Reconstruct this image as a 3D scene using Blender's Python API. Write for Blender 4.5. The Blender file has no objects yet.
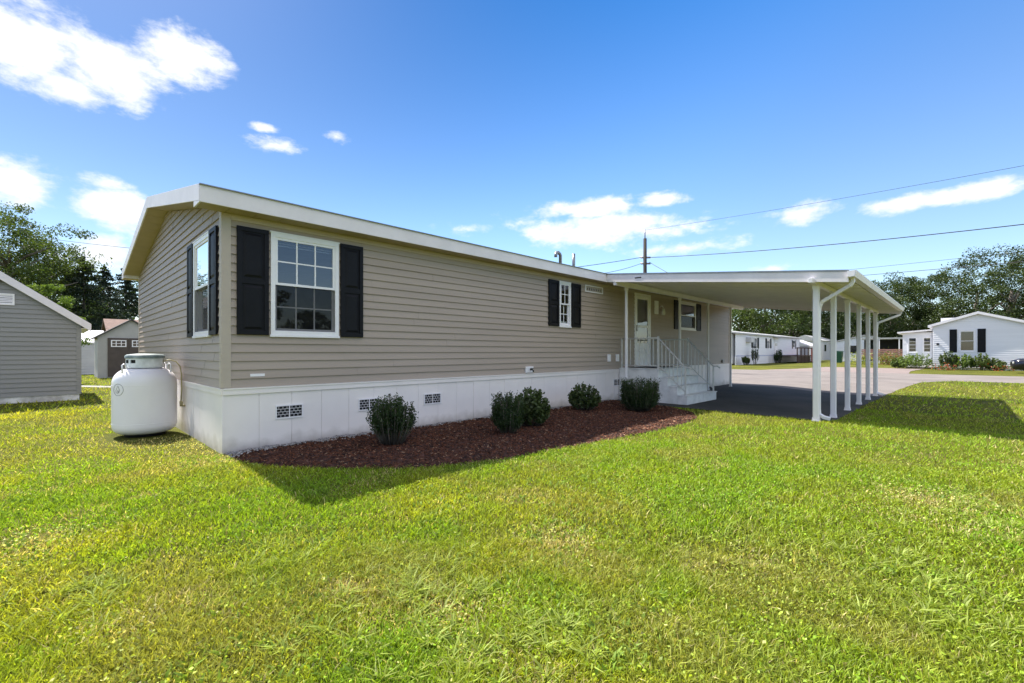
import bpy, bmesh, math, random
import numpy as np
from mathutils import Vector
R = math.radians
rng = np.random.default_rng(7)
random.seed(7)
scene = bpy.context.scene
col = scene.collection

# ------------------------------------------------------------------ camera
# x runs along the front wall of the home, y into the home, z up; origin = near front corner
CAM = np.array([-1.50, -6.49, 1.27])
YAW = R(45.45)
RT = np.array([math.cos(YAW), -math.sin(YAW)])     # camera right on the ground
FW = np.array([math.sin(YAW), math.cos(YAW)])      # camera forward on the ground
FPX = 455.0
cam = bpy.data.cameras.new('camera'); camo = bpy.data.objects.new('camera', cam); col.objects.link(camo)
camo.location = CAM; camo.rotation_euler = (R(90), 0, -YAW)
cam.sensor_width = 36; cam.lens = 36 * FPX / 1024; cam.shift_y = 10.5 / 1024
cam.clip_start = 0.05; cam.clip_end = 3000
scene.camera = camo

def spot(px, d):
    """a point on the ground d metres ahead, in the bearing of px"""
    a = (px - 512) / FPX * d
    p = CAM[:2] + RT * a + FW * d
    return float(p[0]), float(p[1])

# ------------------------------------------------------------------ objects helpers
def tag(o, label=None, cat=None, group=None, kind=None):
    if label: o['label'] = label
    if cat: o['category'] = cat
    if group: o['group'] = group
    if kind: o['kind'] = kind
    return o

def empty(name, loc=(0, 0, 0), label=None, cat=None, group=None):
    o = bpy.data.objects.new(name, None); col.objects.link(o)
    o.location = loc; o.empty_display_size = .2
    return tag(o, label, cat, group)

def root_loc(p):
    while p.parent: p = p.parent
    return np.array(p.location)

def copy_tree(o, parent=None):
    c = o.copy(); col.objects.link(c)
    if parent: c.parent = parent
    for ch in list(o.children): copy_tree(ch, c)
    return c

class MB:
    def __init__(s, tf=None):
        s.v = []; s.f = []; s.tf = tf; s.smooth = []
    def add(s, vs, fs, smooth=False):
        b = len(s.v)
        for p in vs: s.v.append(tuple(s.tf(*p)) if s.tf else tuple(p))
        for f in fs: s.f.append(tuple(i + b for i in f)); s.smooth.append(smooth)
        return s
    def box(s, x0, x1, y0, y1, z0, z1):
        return s.add([(x0,y0,z0),(x1,y0,z0),(x1,y1,z0),(x0,y1,z0),(x0,y0,z1),(x1,y0,z1),(x1,y1,z1),(x0,y1,z1)],
              [(0,3,2,1),(4,5,6,7),(0,1,5,4),(1,2,6,5),(2,3,7,6),(3,0,4,7)])
    def prism(s, poly, h0, h1, axis='z'):
        n = len(poly); vs = []
        for h in (h0, h1):
            for a, b in poly:
                vs.append((a, b, h) if axis == 'z' else (h, a, b) if axis == 'x' else (a, h, b))
        fs = [tuple(range(n))[::-1], tuple(range(n, 2*n))]
        for i in range(n): fs.append((i, (i+1) % n, (i+1) % n + n, i + n))
        return s.add(vs, fs)
    def tube(s, pts, r, n=8, smooth=True, cap=True):
        pts = [Vector(p) for p in pts]
        if not hasattr(r, '__len__'): r = [r] * len(pts)
        vs = []; up = None
        for i, p in enumerate(pts):
            t = (pts[min(i+1, len(pts)-1)] - pts[max(i-1, 0)])
            if t.length < 1e-9: t = Vector((0, 0, 1))
            t.normalize()
            if up is None:
                up = Vector((0, 0, 1)) if abs(t.z) < .9 else Vector((1, 0, 0))
            a = t.cross(up)
            if a.length < 1e-6: a = t.cross(Vector((0, 1, 0)))
            a.normalize(); b = a.cross(t).normalized(); up = b
            for k in range(n):
                th = 2 * math.pi * (k + .5) / n
                vs.append(p + (a * math.cos(th) + b * math.sin(th)) * r[i])
        fs = []
        for i in range(len(pts) - 1):
            for k in range(n):
                fs.append((i*n+k, i*n+(k+1) % n, (i+1)*n+(k+1) % n, (i+1)*n+k))
        s.add(vs, fs, smooth)
        if cap:
            s.add(vs[:n], [tuple(range(n))[::-1]]); s.add(vs[-n:], [tuple(range(n))])
        return s
    def lathe(s, prof, cx, cy, n=32, smooth=True):
        vs = []; m = len(prof)
        for k in range(n):
            th = 2 * math.pi * k / n
            for r, z in prof: vs.append((cx + r * math.cos(th), cy + r * math.sin(th), z))
        fs = []
        for k in range(n):
            for i in range(m - 1):
                fs.append((k*m+i, ((k+1) % n)*m+i, ((k+1) % n)*m+i+1, k*m+i+1))
        return s.add(vs, fs, smooth)
    def build(s, name, mat, parent=None, bevel=0, recalc=True):
        off = root_loc(parent) if parent else np.zeros(3)
        me = bpy.data.meshes.new(name)
        me.from_pydata([(x-off[0], y-off[1], z-off[2]) for x, y, z in s.v], [], s.f)
        me.polygons.foreach_set('use_smooth', s.smooth)
        if recalc:
            bm = bmesh.new(); bm.from_mesh(me)
            if any(s.smooth): bmesh.ops.remove_doubles(bm, verts=bm.verts, dist=1e-5)
            bmesh.ops.recalc_face_normals(bm, faces=bm.faces); bm.to_mesh(me); bm.free()
        me.update()
        me.materials.append(mat)
        o = bpy.data.objects.new(name, me); col.objects.link(o)
        if parent: o.parent = parent
        if bevel:
            b = o.modifiers.new('bevel', 'BEVEL'); b.width = bevel; b.segments = 2; b.limit_method = 'ANGLE'; b.angle_limit = R(40)
        return o

def fast_mesh(name, verts, faces, mat, tint=None, parent=None, smooth=False):
    """numpy mesh: verts (N,3); faces = list of (M,k) index arrays; tint (N,3) colour per vertex"""
    off = root_loc(parent) if parent else np.zeros(3)
    me = bpy.data.meshes.new(name)
    verts = np.asarray(verts, dtype=np.float64) - off
    me.vertices.add(len(verts)); me.vertices.foreach_set('co', verts.astype(np.float32).ravel())
    loops = np.concatenate([f.ravel() for f in faces]).astype(np.int32)
    starts = []; b = 0
    for f in faces:
        starts.append(b + np.arange(len(f)) * f.shape[1]); b += f.size
    me.loops.add(len(loops)); me.loops.foreach_set('vertex_index', loops)
    starts = np.concatenate(starts).astype(np.int32)
    me.polygons.add(len(starts)); me.polygons.foreach_set('loop_start', starts)
    if smooth: me.polygons.foreach_set('use_smooth', np.ones(len(starts), dtype=bool))
    if tint is not None:
        a = me.color_attributes.new('tint', 'FLOAT_COLOR', 'POINT')
        c = np.ones((len(verts), 4), dtype=np.float32); c[:, :3] = tint
        a.data.foreach_set('color', c.ravel())
    me.update(calc_edges=True); me.validate()
    me.materials.append(mat)
    o = bpy.data.objects.new(name, me); col.objects.link(o)
    if parent: o.parent = parent
    return o

# ------------------------------------------------------------------ materials
def N(nt, t, **kw):
    n = nt.nodes.new(t)
    for k, v in kw.items(): setattr(n, k, v)
    return n

def mat(name, c, rough=.6, var=.12, scale=3.0, bump=0.0, bscale=None, metal=0.0, c2=None, spec=.4, stretch=(1, 1, 1), fac=(.35, .65), detail=5):
    m = bpy.data.materials.new(name); m.use_nodes = True; nt = m.node_tree; L = nt.links
    b = nt.nodes['Principled BSDF']; b.inputs['Roughness'].default_value = rough; b.inputs['Metallic'].default_value = metal
    b.inputs['Specular IOR Level'].default_value = spec
    tc = N(nt, 'ShaderNodeTexCoord'); mp = N(nt, 'ShaderNodeMapping'); mp.inputs['Scale'].default_value = stretch
    L.new(tc.outputs['Object'], mp.inputs['Vector'])
    no = N(nt, 'ShaderNodeTexNoise'); no.inputs['Scale'].default_value = scale; no.inputs['Detail'].default_value = detail; no.inputs['Roughness'].default_value = .6
    L.new(mp.outputs['Vector'], no.inputs['Vector'])
    cr = N(nt, 'ShaderNodeValToRGB'); cr.color_ramp.elements[0].position = fac[0]; cr.color_ramp.elements[1].position = fac[1]
    if c2 is None:
        c2 = tuple(min(1, x * (1 + var)) for x in c); c = tuple(x * (1 - var) for x in c)
    cr.color_ramp.elements[0].color = (*c, 1); cr.color_ramp.elements[1].color = (*c2, 1)
    L.new(no.outputs['Fac'], cr.inputs['Fac']); L.new(cr.outputs['Color'], b.inputs['Base Color'])
    if bump:
        n2 = N(nt, 'ShaderNodeTexNoise'); n2.inputs['Scale'].default_value = bscale or scale * 8; n2.inputs['Detail'].default_value = 4
        L.new(mp.outputs['Vector'], n2.inputs['Vector'])
        bu = N(nt, 'ShaderNodeBump'); bu.inputs['Strength'].default_value = bump; bu.inputs['Distance'].default_value = .01
        L.new(n2.outputs['Fac'], bu.inputs['Height']); L.new(bu.outputs['Normal'], b.inputs['Normal'])
    return m

def leaf_mat(name, trans=.45, mul=1.0, rough=.5, gloss=.06):
    """per-leaf colour with light passing through"""
    m = bpy.data.materials.new(name); m.use_nodes = True; nt = m.node_tree; L = nt.links
    nt.nodes.remove(nt.nodes['Principled BSDF'])
    at = N(nt, 'ShaderNodeAttribute'); at.attribute_name = 'tint'
    mx = N(nt, 'ShaderNodeMixRGB', blend_type='MULTIPLY'); mx.inputs[0].default_value = 1; mx.inputs[2].default_value = (mul, mul, mul, 1)
    L.new(at.outputs['Color'], mx.inputs[1])
    tcol = N(nt, 'ShaderNodeMixRGB', blend_type='MULTIPLY'); tcol.inputs[0].default_value = 1; tcol.inputs[2].default_value = (1.25, 1.2, .55, 1)
    L.new(mx.outputs[0], tcol.inputs[1])
    d = N(nt, 'ShaderNodeBsdfDiffuse'); t = N(nt, 'ShaderNodeBsdfTranslucent'); g = N(nt, 'ShaderNodeBsdfGlossy'); g.inputs['Roughness'].default_value = rough
    L.new(mx.outputs[0], d.inputs['Color']); L.new(tcol.outputs[0], t.inputs['Color'])
    s1 = N(nt, 'ShaderNodeMixShader'); s1.inputs[0].default_value = trans; L.new(d.outputs[0], s1.inputs[1]); L.new(t.outputs[0], s1.inputs[2])
    s2 = N(nt, 'ShaderNodeMixShader'); s2.inputs[0].default_value = gloss; L.new(s1.outputs[0], s2.inputs[1]); L.new(g.outputs[0], s2.inputs[2])
    L.new(s2.outputs[0], nt.nodes['Material Output'].inputs['Surface'])
    return m

def glass_mat(name, refl=1.9, tint=(.75, .8, .82)):
    m = bpy.data.materials.new(name); m.use_nodes = True; nt = m.node_tree; L = nt.links
    nt.nodes.remove(nt.nodes['Principled BSDF'])
    fr = N(nt, 'ShaderNodeFresnel'); fr.inputs['IOR'].default_value = refl
    no = N(nt, 'ShaderNodeTexNoise'); no.inputs['Scale'].default_value = 2.2
    tc = N(nt, 'ShaderNodeTexCoord'); L.new(tc.outputs['Object'], no.inputs['Vector'])
    bu = N(nt, 'ShaderNodeBump'); bu.inputs['Strength'].default_value = .04; bu.inputs['Distance'].default_value = .02
    L.new(no.outputs['Fac'], bu.inputs['Height'])
    t = N(nt, 'ShaderNodeBsdfTransparent'); t.inputs['Color'].default_value = (*tint, 1)
    g = N(nt, 'ShaderNodeBsdfGlossy'); g.inputs['Roughness'].default_value = .02; g.inputs['Color'].default_value = (1, 1, 1, 1)
    L.new(bu.outputs['Normal'], g.inputs['Normal'])
    s = N(nt, 'ShaderNodeMixShader'); L.new(fr.outputs[0], s.inputs[0]); L.new(t.outputs[0], s.inputs[1]); L.new(g.outputs[0], s.inputs[2])
    L.new(s.outputs[0], nt.nodes['Material Output'].inputs['Surface'])
    return m

M = dict(
 siding=mat('tan_vinyl_siding', (.40,.328,.272), .5, .06, 1.2, .35, 2.2, spec=.35, stretch=(.25,.25,4)),
 corner=mat('tan_corner_trim', (.47,.40,.33), .5, .04, 3),
 soffit=mat('cream_soffit', (.42,.34,.22), .55, .05, 4),
 fascia=mat('white_aluminium_fascia', (.78,.735,.75), .42, .05, 2.5, .05, 30),
 white=mat('white_painted_metal', (.84,.81,.83), .4, .04, 3),
 skirt=mat('white_vinyl_skirting', (.86,.80,.775), .45, .035, 1.5, .06, 40),
 dirtywhite=mat('weathered_white_board', (.45,.44,.42), .7, .1, 4, .3, 30, c2=(.82,.82,.82)),
 winframe=mat('white_vinyl_window_frame', (.86,.84,.86), .35, .03, 5),
 shutter=mat('black_shutter', (.006,.006,.0085), .5, .2, 6, .1, 90, spec=.2),
 glass=glass_mat('window_glass'),
 screen=mat('dark_interior_shade', (.012,.013,.014), .7, .15, 200),  # near-black standing in for the shade inside vents and rooms
 blind=mat('white_blind', (.7,.7,.68), .6, .05, 9),
 room=mat('room_paint', (.25,.23,.2), .8, .1, 2),
 shingle=mat('grey_shingle', (.07,.068,.066), .9, .35, 8, .6, 40),
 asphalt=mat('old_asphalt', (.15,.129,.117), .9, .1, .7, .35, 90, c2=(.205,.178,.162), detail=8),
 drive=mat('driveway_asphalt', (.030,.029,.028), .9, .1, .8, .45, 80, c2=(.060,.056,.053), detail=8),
 concrete=mat('painted_concrete', (.62,.62,.62), .75, .08, 5, .25, 40, c2=(.78,.78,.78)),
 path=mat('path_concrete', (.25,.24,.20), .85, .12, 3, .3, 40),
 mulch=mat('dark_mulch', (.022,.012,.009), .95, .3, 14, 1.0, 60, c2=(.12,.052,.036)),
 chip=leaf_mat('mulch_chip', 0, 1, .7, .03),
 gravel=mat('grey_gravel', (.10,.10,.10), .9, .3, 25, .8, 60, c2=(.30,.29,.28)),
 blade=leaf_mat('grass_blade', .43, 1.18, .55, .018),
 leaf=leaf_mat('leaf', .38, 1.15, .5, .03),
 needle=leaf_mat('needle', .2, 1, .5, .04),
 bark=mat('grey_bark', (.07,.06,.05), .95, .3, 6, .8, 25, c2=(.17,.15,.125), stretch=(1,1,.25)),
 tank=mat('white_tank_enamel', (.84,.82,.85), .32, .03, 2, .05, 14),
 collar=mat('tank_collar_paint', (.66,.69,.71), .45, .15, 9),
 lid=mat('weathered_green_lid', (.10,.14,.14), .5, .3, 9, c2=(.32,.37,.37)),
 black=mat('black_rubber', (.012,.012,.012), .6, .2, 20),
 hose=mat('yellow_gas_tube', (.36,.30,.15), .5, .15, 12),
 steel=mat('galvanised_steel', (.24,.24,.25), .35, .12, 10, metal=.7),
 rail=mat('grey_white_railing', (.58,.57,.55), .45, .1, 12),
 shed=mat('grey_shed_siding', (.27,.27,.265), .55, .05, 1.5, .1, 60, stretch=(.25,.25,4)),
 shedtrim=mat('grey_corner_trim', (.26,.26,.255), .5, .05, 4),
 tanshed=mat('beige_grey_resin', (.40,.385,.37), .6, .05, 3, .1, 40),
 brown=mat('brown_resin_door', (.085,.065,.055), .6, .12, 4, .2, 50),
 redroof=mat('faded_red_shingle', (.17,.105,.085), .9, .2, 5, .4, 30),
 pole=mat('weathered_pole_wood', (.04,.034,.03), .9, .25, 4, .5, 25, stretch=(1,1,.1)),
 wire=mat('black_wire', (.03,.03,.035), .6, .1, 5),
 redwood=mat('red_stained_wood', (.26,.05,.03), .7, .2, 5, .3, 30),
 darkwood=mat('dark_brown_wood', (.06,.03,.022), .7, .2, 5, .3, 30),
 pinkwall=mat('salmon_paint', (.36,.19,.165), .7, .12, 4),
 greywall=mat('light_grey_siding', (.50,.50,.52), .6, .06, 2),
 whitewall=mat('white_vinyl_siding', (.80,.79,.82), .5, .03, 1.5, stretch=(.25,.25,4)),
 darkroof=mat('pale_grey_roofing', (.38,.38,.38), .7, .1, 4),
 bin=mat('green_plastic', (.02,.09,.05), .5, .15, 6),
 carpaint=mat('black_car_paint', (.012,.012,.02), .12, .1, 3, spec=.6),
 carglass=mat('tinted_car_glass', (.015,.018,.02), .05, .1, 3, spec=.8),
 rim=mat('alloy_rim', (.5,.5,.52), .3, .1, 9, metal=.8),
 lamp=mat('frosted_lamp_glass', (.75,.73,.66), .25, .05, 5),
)

# ground sheet: soil and short grass between the blades
def ground_mat():
    m = bpy.data.materials.new('lawn_ground'); m.use_nodes = True; nt = m.node_tree; L = nt.links
    b = nt.nodes['Principled BSDF']; b.inputs['Roughness'].default_value = .95; b.inputs['Specular IOR Level'].default_value = .1
    tc = N(nt, 'ShaderNodeTexCoord')
    def ramp(scale, a, c, p0, p1, detail=6):
        n = N(nt, 'ShaderNodeTexNoise'); n.inputs['Scale'].default_value = scale; n.inputs['Detail'].default_value = detail; n.inputs['Roughness'].default_value = .65
        L.new(tc.outputs['Object'], n.inputs['Vector'])
        r = N(nt, 'ShaderNodeValToRGB'); r.color_ramp.elements[0].position = p0; r.color_ramp.elements[1].position = p1
        r.color_ramp.elements[0].color = (*a, 1); r.color_ramp.elements[1].color = (*c, 1)
        L.new(n.outputs['Fac'], r.inputs['Fac']); return n, r
    n1, r1 = ramp(.35, (.075,.085,.018), (.15,.155,.026), .35, .65)
    n2, r2 = ramp(9, (.55,.55,.5), (1.3,1.3,1.2), .3, .7, 8)
    n3, r3 = ramp(40, (.6,.62,.6), (1.35,1.3,1.2), .3, .7, 4)
    m1 = N(nt, 'ShaderNodeMixRGB', blend_type='MULTIPLY'); m1.inputs[0].default_value = 1
    m2 = N(nt, 'ShaderNodeMixRGB', blend_type='MULTIPLY'); m2.inputs[0].default_value = 1
    L.new(r1.outputs[0], m1.inputs[1]); L.new(r2.outputs[0], m1.inputs[2]); L.new(m1.outputs[0], m2.inputs[1]); L.new(r3.outputs[0], m2.inputs[2])
    L.new(m2.outputs[0], b.inputs['Base Color'])
    bu = N(nt, 'ShaderNodeBump'); bu.inputs['Strength'].default_value = .9; bu.inputs['Distance'].default_value = .04
    L.new(n3.outputs['Fac'], bu.inputs['Height']); L.new(bu.outputs['Normal'], b.inputs['Normal'])
    return m

# ------------------------------------------------------------------ noise + polygon helpers
_tab = rng.random((256, 256))
def vnoise(x, y, s, ox=0.0):
    x = np.asarray(x) / s + 37.3 + ox; y = np.asarray(y) / s + 91.7 + ox * 1.7
    xi = np.floor(x).astype(int); yi = np.floor(y).astype(int); fx = x - xi; fy = y - yi
    fx = fx*fx*(3-2*fx); fy = fy*fy*(3-2*fy)
    g = lambda a, b: _tab[a % 256, b % 256]
    return (g(xi,yi)*(1-fx)+g(xi+1,yi)*fx)*(1-fy)+(g(xi,yi+1)*(1-fx)+g(xi+1,yi+1)*fx)*fy
def fbm(x, y, s, ox=0.0):
    return (vnoise(x,y,s,ox)+.5*vnoise(x,y,s/2,ox+5)+.25*vnoise(x,y,s/4,ox+9))/1.75
def inpoly(x, y, poly):
    x = np.asarray(x); y = np.asarray(y); r = np.zeros(x.shape, bool); n = len(poly)
    for i in range(n):
        x0, y0 = poly[i]; x1, y1 = poly[(i+1) % n]
        if y0 == y1: continue
        c = ((y0 > y) != (y1 > y)) & (x < (x1-x0)*(y-y0)/(y1-y0)+x0)
        r ^= c
    return r
def rough_poly(poly, step, amp):
    out = []
    for i in range(len(poly)):
        a = np.array(poly[i]); b = np.array(poly[(i+1) % len(poly)]); n = max(1, int(np.linalg.norm(b-a)/step))
        for k in range(n):
            p = a + (b-a)*k/n
            j = rng.normal(0, amp, 2) if k else np.zeros(2)
            out.append((p[0]+j[0], p[1]+j[1]))
    return out

# ------------------------------------------------------------------ setting
def _s(t): t = np.clip(t, 0, 1); return t*t*(3-2*t)
def terrain(x, y):
    """the carport floor lies a hand's breadth lower than the lawn"""
    x = np.asarray(x, float); y = np.asarray(y, float)
    return -.11*_s((x-8.2)/1.7)*_s((25-x)/6)*_s((-y-1.3)/2.4)*_s((15+y)/7)
HL, HW = 17.3, 7.4
def axis(lo, hi, a, b, st): return np.concatenate([[lo], np.arange(a, b+st/2, st), [hi]])
_gx = axis(-400, 500, -20, 30, .25); _gy = axis(-400, 500, -20, 10, .25)
_X, _Y = np.meshgrid(_gx, _gy, indexing='ij'); _i = np.arange(_X.size).reshape(_X.shape)
_q = np.stack([_i[:-1,:-1], _i[1:,:-1], _i[1:,1:], _i[:-1,1:]], -1).reshape(-1, 4)
fast_mesh('ground', np.stack([_X, _Y, terrain(_X, _Y)], -1).reshape(-1, 3), [_q], ground_mat(), smooth=True)['kind'] = 'structure'
MULCH = [(.02,-.02),(.05,-.75),(.3,-1.25),(.7,-1.72),(1.2,-2.12),(1.7,-2.42),(2.26,-2.6),(3.4,-2.72),(5,-2.9),(6.2,-2.95),(7.2,-2.8),(7.9,-2.4),(8.3,-1.8),(8.55,-1.0),(8.6,-.02)]
MULCH = rough_poly([(x, y*1.035) for x, y in MULCH], .35, .018)
MULCH = [(x, min(y, -.02)) for x, y in MULCH]
PAD = rough_poly([(8.55,-4.72),(14,-4.75),(16.5,-4.8),(16.9,-2.6),(17.5,.9),(17.25,.9),(17.25,-.02),(8.6,-.02)], .5, .02)
APRON = rough_poly([(16.4,-4.78),(20,-4.9),(24,-5.3),(26.2,-6.4),(26.2,4.2),(23,2.0),(20,1.2),(17.3,1.0)], .5, .02)
DRIVE = [(8.55,-4.72),(14,-4.75),(20,-4.9),(24,-5.3),(26.2,-6.4),(26.2,4.2),(23,2.0),(20,1.2),(17.25,.9),(17.25,-.02),(8.6,-.02)]
STREET = [(26,-80),(33.6,-80),(33.6,110),(26,110)]
OPPO = rough_poly([(33.4,-4.4),(38,-4.2),(44.4,-4.6),(44.4,1.6),(38,2.2),(33.4,3.6)], .8, .04)
def sheet(name, poly, z, m):
    o = MB().add([(x, y, z) for x, y in poly], [tuple(range(len(poly)))]).build(name, m, recalc=False); o['kind'] = 'structure'
    if name.startswith('driveway'):      # follow the dip of the ground
        bm = bmesh.new(); bm.from_mesh(o.data)
        for ax, lo, hi in ((0, 8.75, 26), (1, -6, 4)):
            for c in np.arange(lo, hi, .25):
                co = (c, 0, 0) if ax == 0 else (0, c, 0); no = (1, 0, 0) if ax == 0 else (0, 1, 0)
                bmesh.ops.bisect_plane(bm, geom=bm.verts[:]+bm.edges[:]+bm.faces[:], plane_co=co, plane_no=no)
        for v in bm.verts: v.co.z += float(terrain(v.co.x, v.co.y))
        for f in bm.faces: f.smooth = True
        bm.to_mesh(o.data); bm.free()
    return o
sheet('driveway', PAD, .010, M['drive'])  # dark asphalt kept to the carport's shadow, deepening that shade in its colour
sheet('driveway_apron', APRON, .005, M['asphalt'])
sheet('street', rough_poly(STREET, 1.5, .05), .010, M['asphalt'])
sheet('neighbour_driveway', OPPO, .014, mat('pinkish_asphalt', (.21,.165,.15), .9, .1, .8, .3, 60))
PATH = [spot(60, 16.6), spot(135, 15.9), spot(135, 16.6), spot(60, 17.4)]
sheet('path', PATH, .012, M['path'])

# mulch bed: low mound
gx = np.arange(0, 8.75, .05); gy = np.arange(-3.1, .01, .05)
X, Y = np.meshgrid(gx, gy, indexing='ij')
ins = inpoly(X, Y, MULCH)
def edge_dist(x, y, poly):
    d = np.full(x.shape, 9.0)
    for i in range(len(poly)):
        a = np.array(poly[i]); b = np.array(poly[(i+1) % len(poly)]); ab = b-a
        t = np.clip(((x-a[0])*ab[0]+(y-a[1])*ab[1])/(ab@ab), 0, 1)
        d = np.minimum(d, np.hypot(x-a[0]-t*ab[0], y-a[1]-t*ab[1]))
    return d
ed = edge_dist(X, Y, MULCH)
def mulch_z(x, y):
    e = edge_dist(x, y, MULCH)
    return .015 + np.clip(e/.3, 0, 1)*.05 + (vnoise(x, y, .22)-.5)*.03 + (vnoise(x, y, .07)-.5)*.025
Z = np.where(ins, mulch_z(X, Y), -.03)
idx = np.arange(X.size).reshape(X.shape)
q = np.stack([idx[:-1,:-1], idx[1:,:-1], idx[1:,1:], idx[:-1,1:]], -1).reshape(-1, 4)
keep = ins.ravel()[q].any(1)
o = fast_mesh('mulch_bed', np.stack([X, Y, Z], -1).reshape(-1, 3), [q[keep]], M['mulch'], smooth=True); o['kind'] = 'structure'

def shards(n, x, y, z, ln, wd, th, tilt, colr, name, m):
    """little four-sided splinters"""
    a = rng.random(n)*2*math.pi; t = rng.normal(0, tilt, n)
    dx = np.stack([np.cos(a)*np.cos(t), np.sin(a)*np.cos(t), np.sin(t)], -1)
    sd = np.stack([-np.sin(a), np.cos(a), rng.normal(0, .5, n)], -1)
    up = np.cross(dx, sd); c = np.stack([x, y, z], -1)
    l = ln[:, None]; w = wd[:, None]; h = th[:, None]
    vs = np.stack([c-dx*l-sd*w*.5, c+dx*l*.8-sd*w, c+dx*l+sd*w*.4, c-dx*l*.9+sd*w, c+up*h+dx*l*.3, c+up*h-dx*l*.5], 1).reshape(-1, 3)
    b = np.arange(n)[:, None]*6
    quads = np.concatenate([b+np.array([[0,1,4,5]]), b+np.array([[2,3,5,4]])]); tris = np.concatenate([b+np.array([[1,2,4]]), b+np.array([[3,0,5]])])
    return fast_mesh(name, vs, [quads, tris], m, np.repeat(colr, 6, 0))
n = 60000; x = rng.random(n)*8.7; y = -rng.random(n)*3.0; k = inpoly(x, y, MULCH); x = x[k]; y = y[k]; n = len(x)
base = np.array([[.105,.036,.015],[.055,.021,.011],[.16,.060,.028],[.022,.010,.006],[.32,.20,.12]])[rng.choice(5, n, p=[.31,.28,.16,.21,.04])]
o = shards(n, x, y, mulch_z(x, y)+.004, rng.uniform(.009,.028,n), rng.uniform(.003,.008,n), rng.uniform(.003,.008,n), .35, base*rng.uniform(.75,1.25,(n,1)), 'mulch_chips', M['chip'])
tag(o, 'dark red-brown bark mulch chips along the front of the home', None, kind='stuff')
n = 11000; x = rng.random(n)*8.4+.02; y = -.04-np.abs(rng.normal(0, .13, n)); k = y > -.40; x = x[k]; y = y[k]; n = len(x)
g = rng.uniform(.14,.42,(n,1))*np.array([[1,.98,.95]])
o = shards(n, x, y, mulch_z(x, y)+.008, rng.uniform(.008,.02,n), rng.uniform(.008,.016,n), rng.uniform(.006,.014,n), .3, g, 'gravel_strip', M['chip'])
tag(o, 'grey gravel strip at the foot of the white skirting', None, kind='stuff')

# ------------------------------------------------------------------ wall builders
def front(s, o, z): return (s, -o, z)
def gable(s, o, z): return (-o, s, z)
def at_wall(ox, oy, dx, dy):
    """wall frame: s runs along (dx,dy) from (ox,oy), o is outward = right-hand side"""
    nx, ny = dy, -dx
    return lambda s, o, z: (ox+dx*s+nx*o, oy+dy*s+ny*o, z)

def lap_wall(tf, L, zb, ze, rise, holes=(), course=.112, lip=.019, joints=True, seed=1):
    """clapboard wall; below ze full length L, above it a gable of total rise `rise`"""
    mb = MB(tf); r = random.Random(seed)
    ztop = ze + rise; z = zb; i = 0
    k = (L/2)/rise if rise else 0
    lim = lambda zz: (0, L) if zz <= ze or not rise else ((zz-ze)*k, L-(zz-ze)*k)
    while z < ztop - 1e-4:
        z1 = min(z+course, ztop)
        brk = sorted(set([z, z1]+[h for hh in holes for h in (hh[2], hh[3]) if z < h < z1]+([ze] if z < ze < z1 else [])))
        js = []; s = -r.random()*3.5
        if joints:
            while s < L:
                s += 3.66
                if 0 < s < L: js.append(s)
        outf = lambda zz, par: .002+(lip)*(1-(zz-z)/course)+(.002 if par else 0)
        for a, b in zip(brk[:-1], brk[1:]):
            la, lb = lim(a+1e-6), lim(b-1e-6)
            cuts = [la[0]]+[j for j in js if la[0] < j < la[1]]+[la[1]]
            for ci in range(len(cuts)-1):
                segs = [(cuts[ci], cuts[ci+1])]
                for h0, h1, hz0, hz1 in holes:
                    if hz0 < b-1e-6 and hz1 > a+1e-6:
                        segs = [t for p0, p1 in segs for t in ((p0, min(p1, h0)), (max(p0, h1), p1)) if t[1]-t[0] > 1e-5]
                for p0, p1 in segs:
                    q0 = max(p0, lb[0]); q1 = min(p1, lb[1])
                    if q1 < q0: q0 = q1 = (max(min(p0, lb[1]), lb[0]))
                    par = ci % 2
                    mb.add([(p0, outf(a,par), a), (p1, outf(a,par), a), (q1, outf(b,par), b), (q0, outf(b,par), b)], [(0,1,2,3)])
                    if abs(a-z) < 1e-6:
                        mb.add([(p0, 0, a), (p1, 0, a), (p1, outf(a,par), a), (p0, outf(a,par), a)], [(0,1,2,3)])
        z = z1; i += 1
    return mb

def ring(mb, s0, s1, z0, z1, w, o0, o1):
    mb.box(s0, s1, o0, o1, z0, z0+w); mb.box(s0, s1, o0, o1, z1-w, z1)
    mb.box(s0, s0+w, o0, o1, z0+w, z1-w); mb.box(s1-w, s1, o0, o1, z0+w, z1-w)
    return mb

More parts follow.
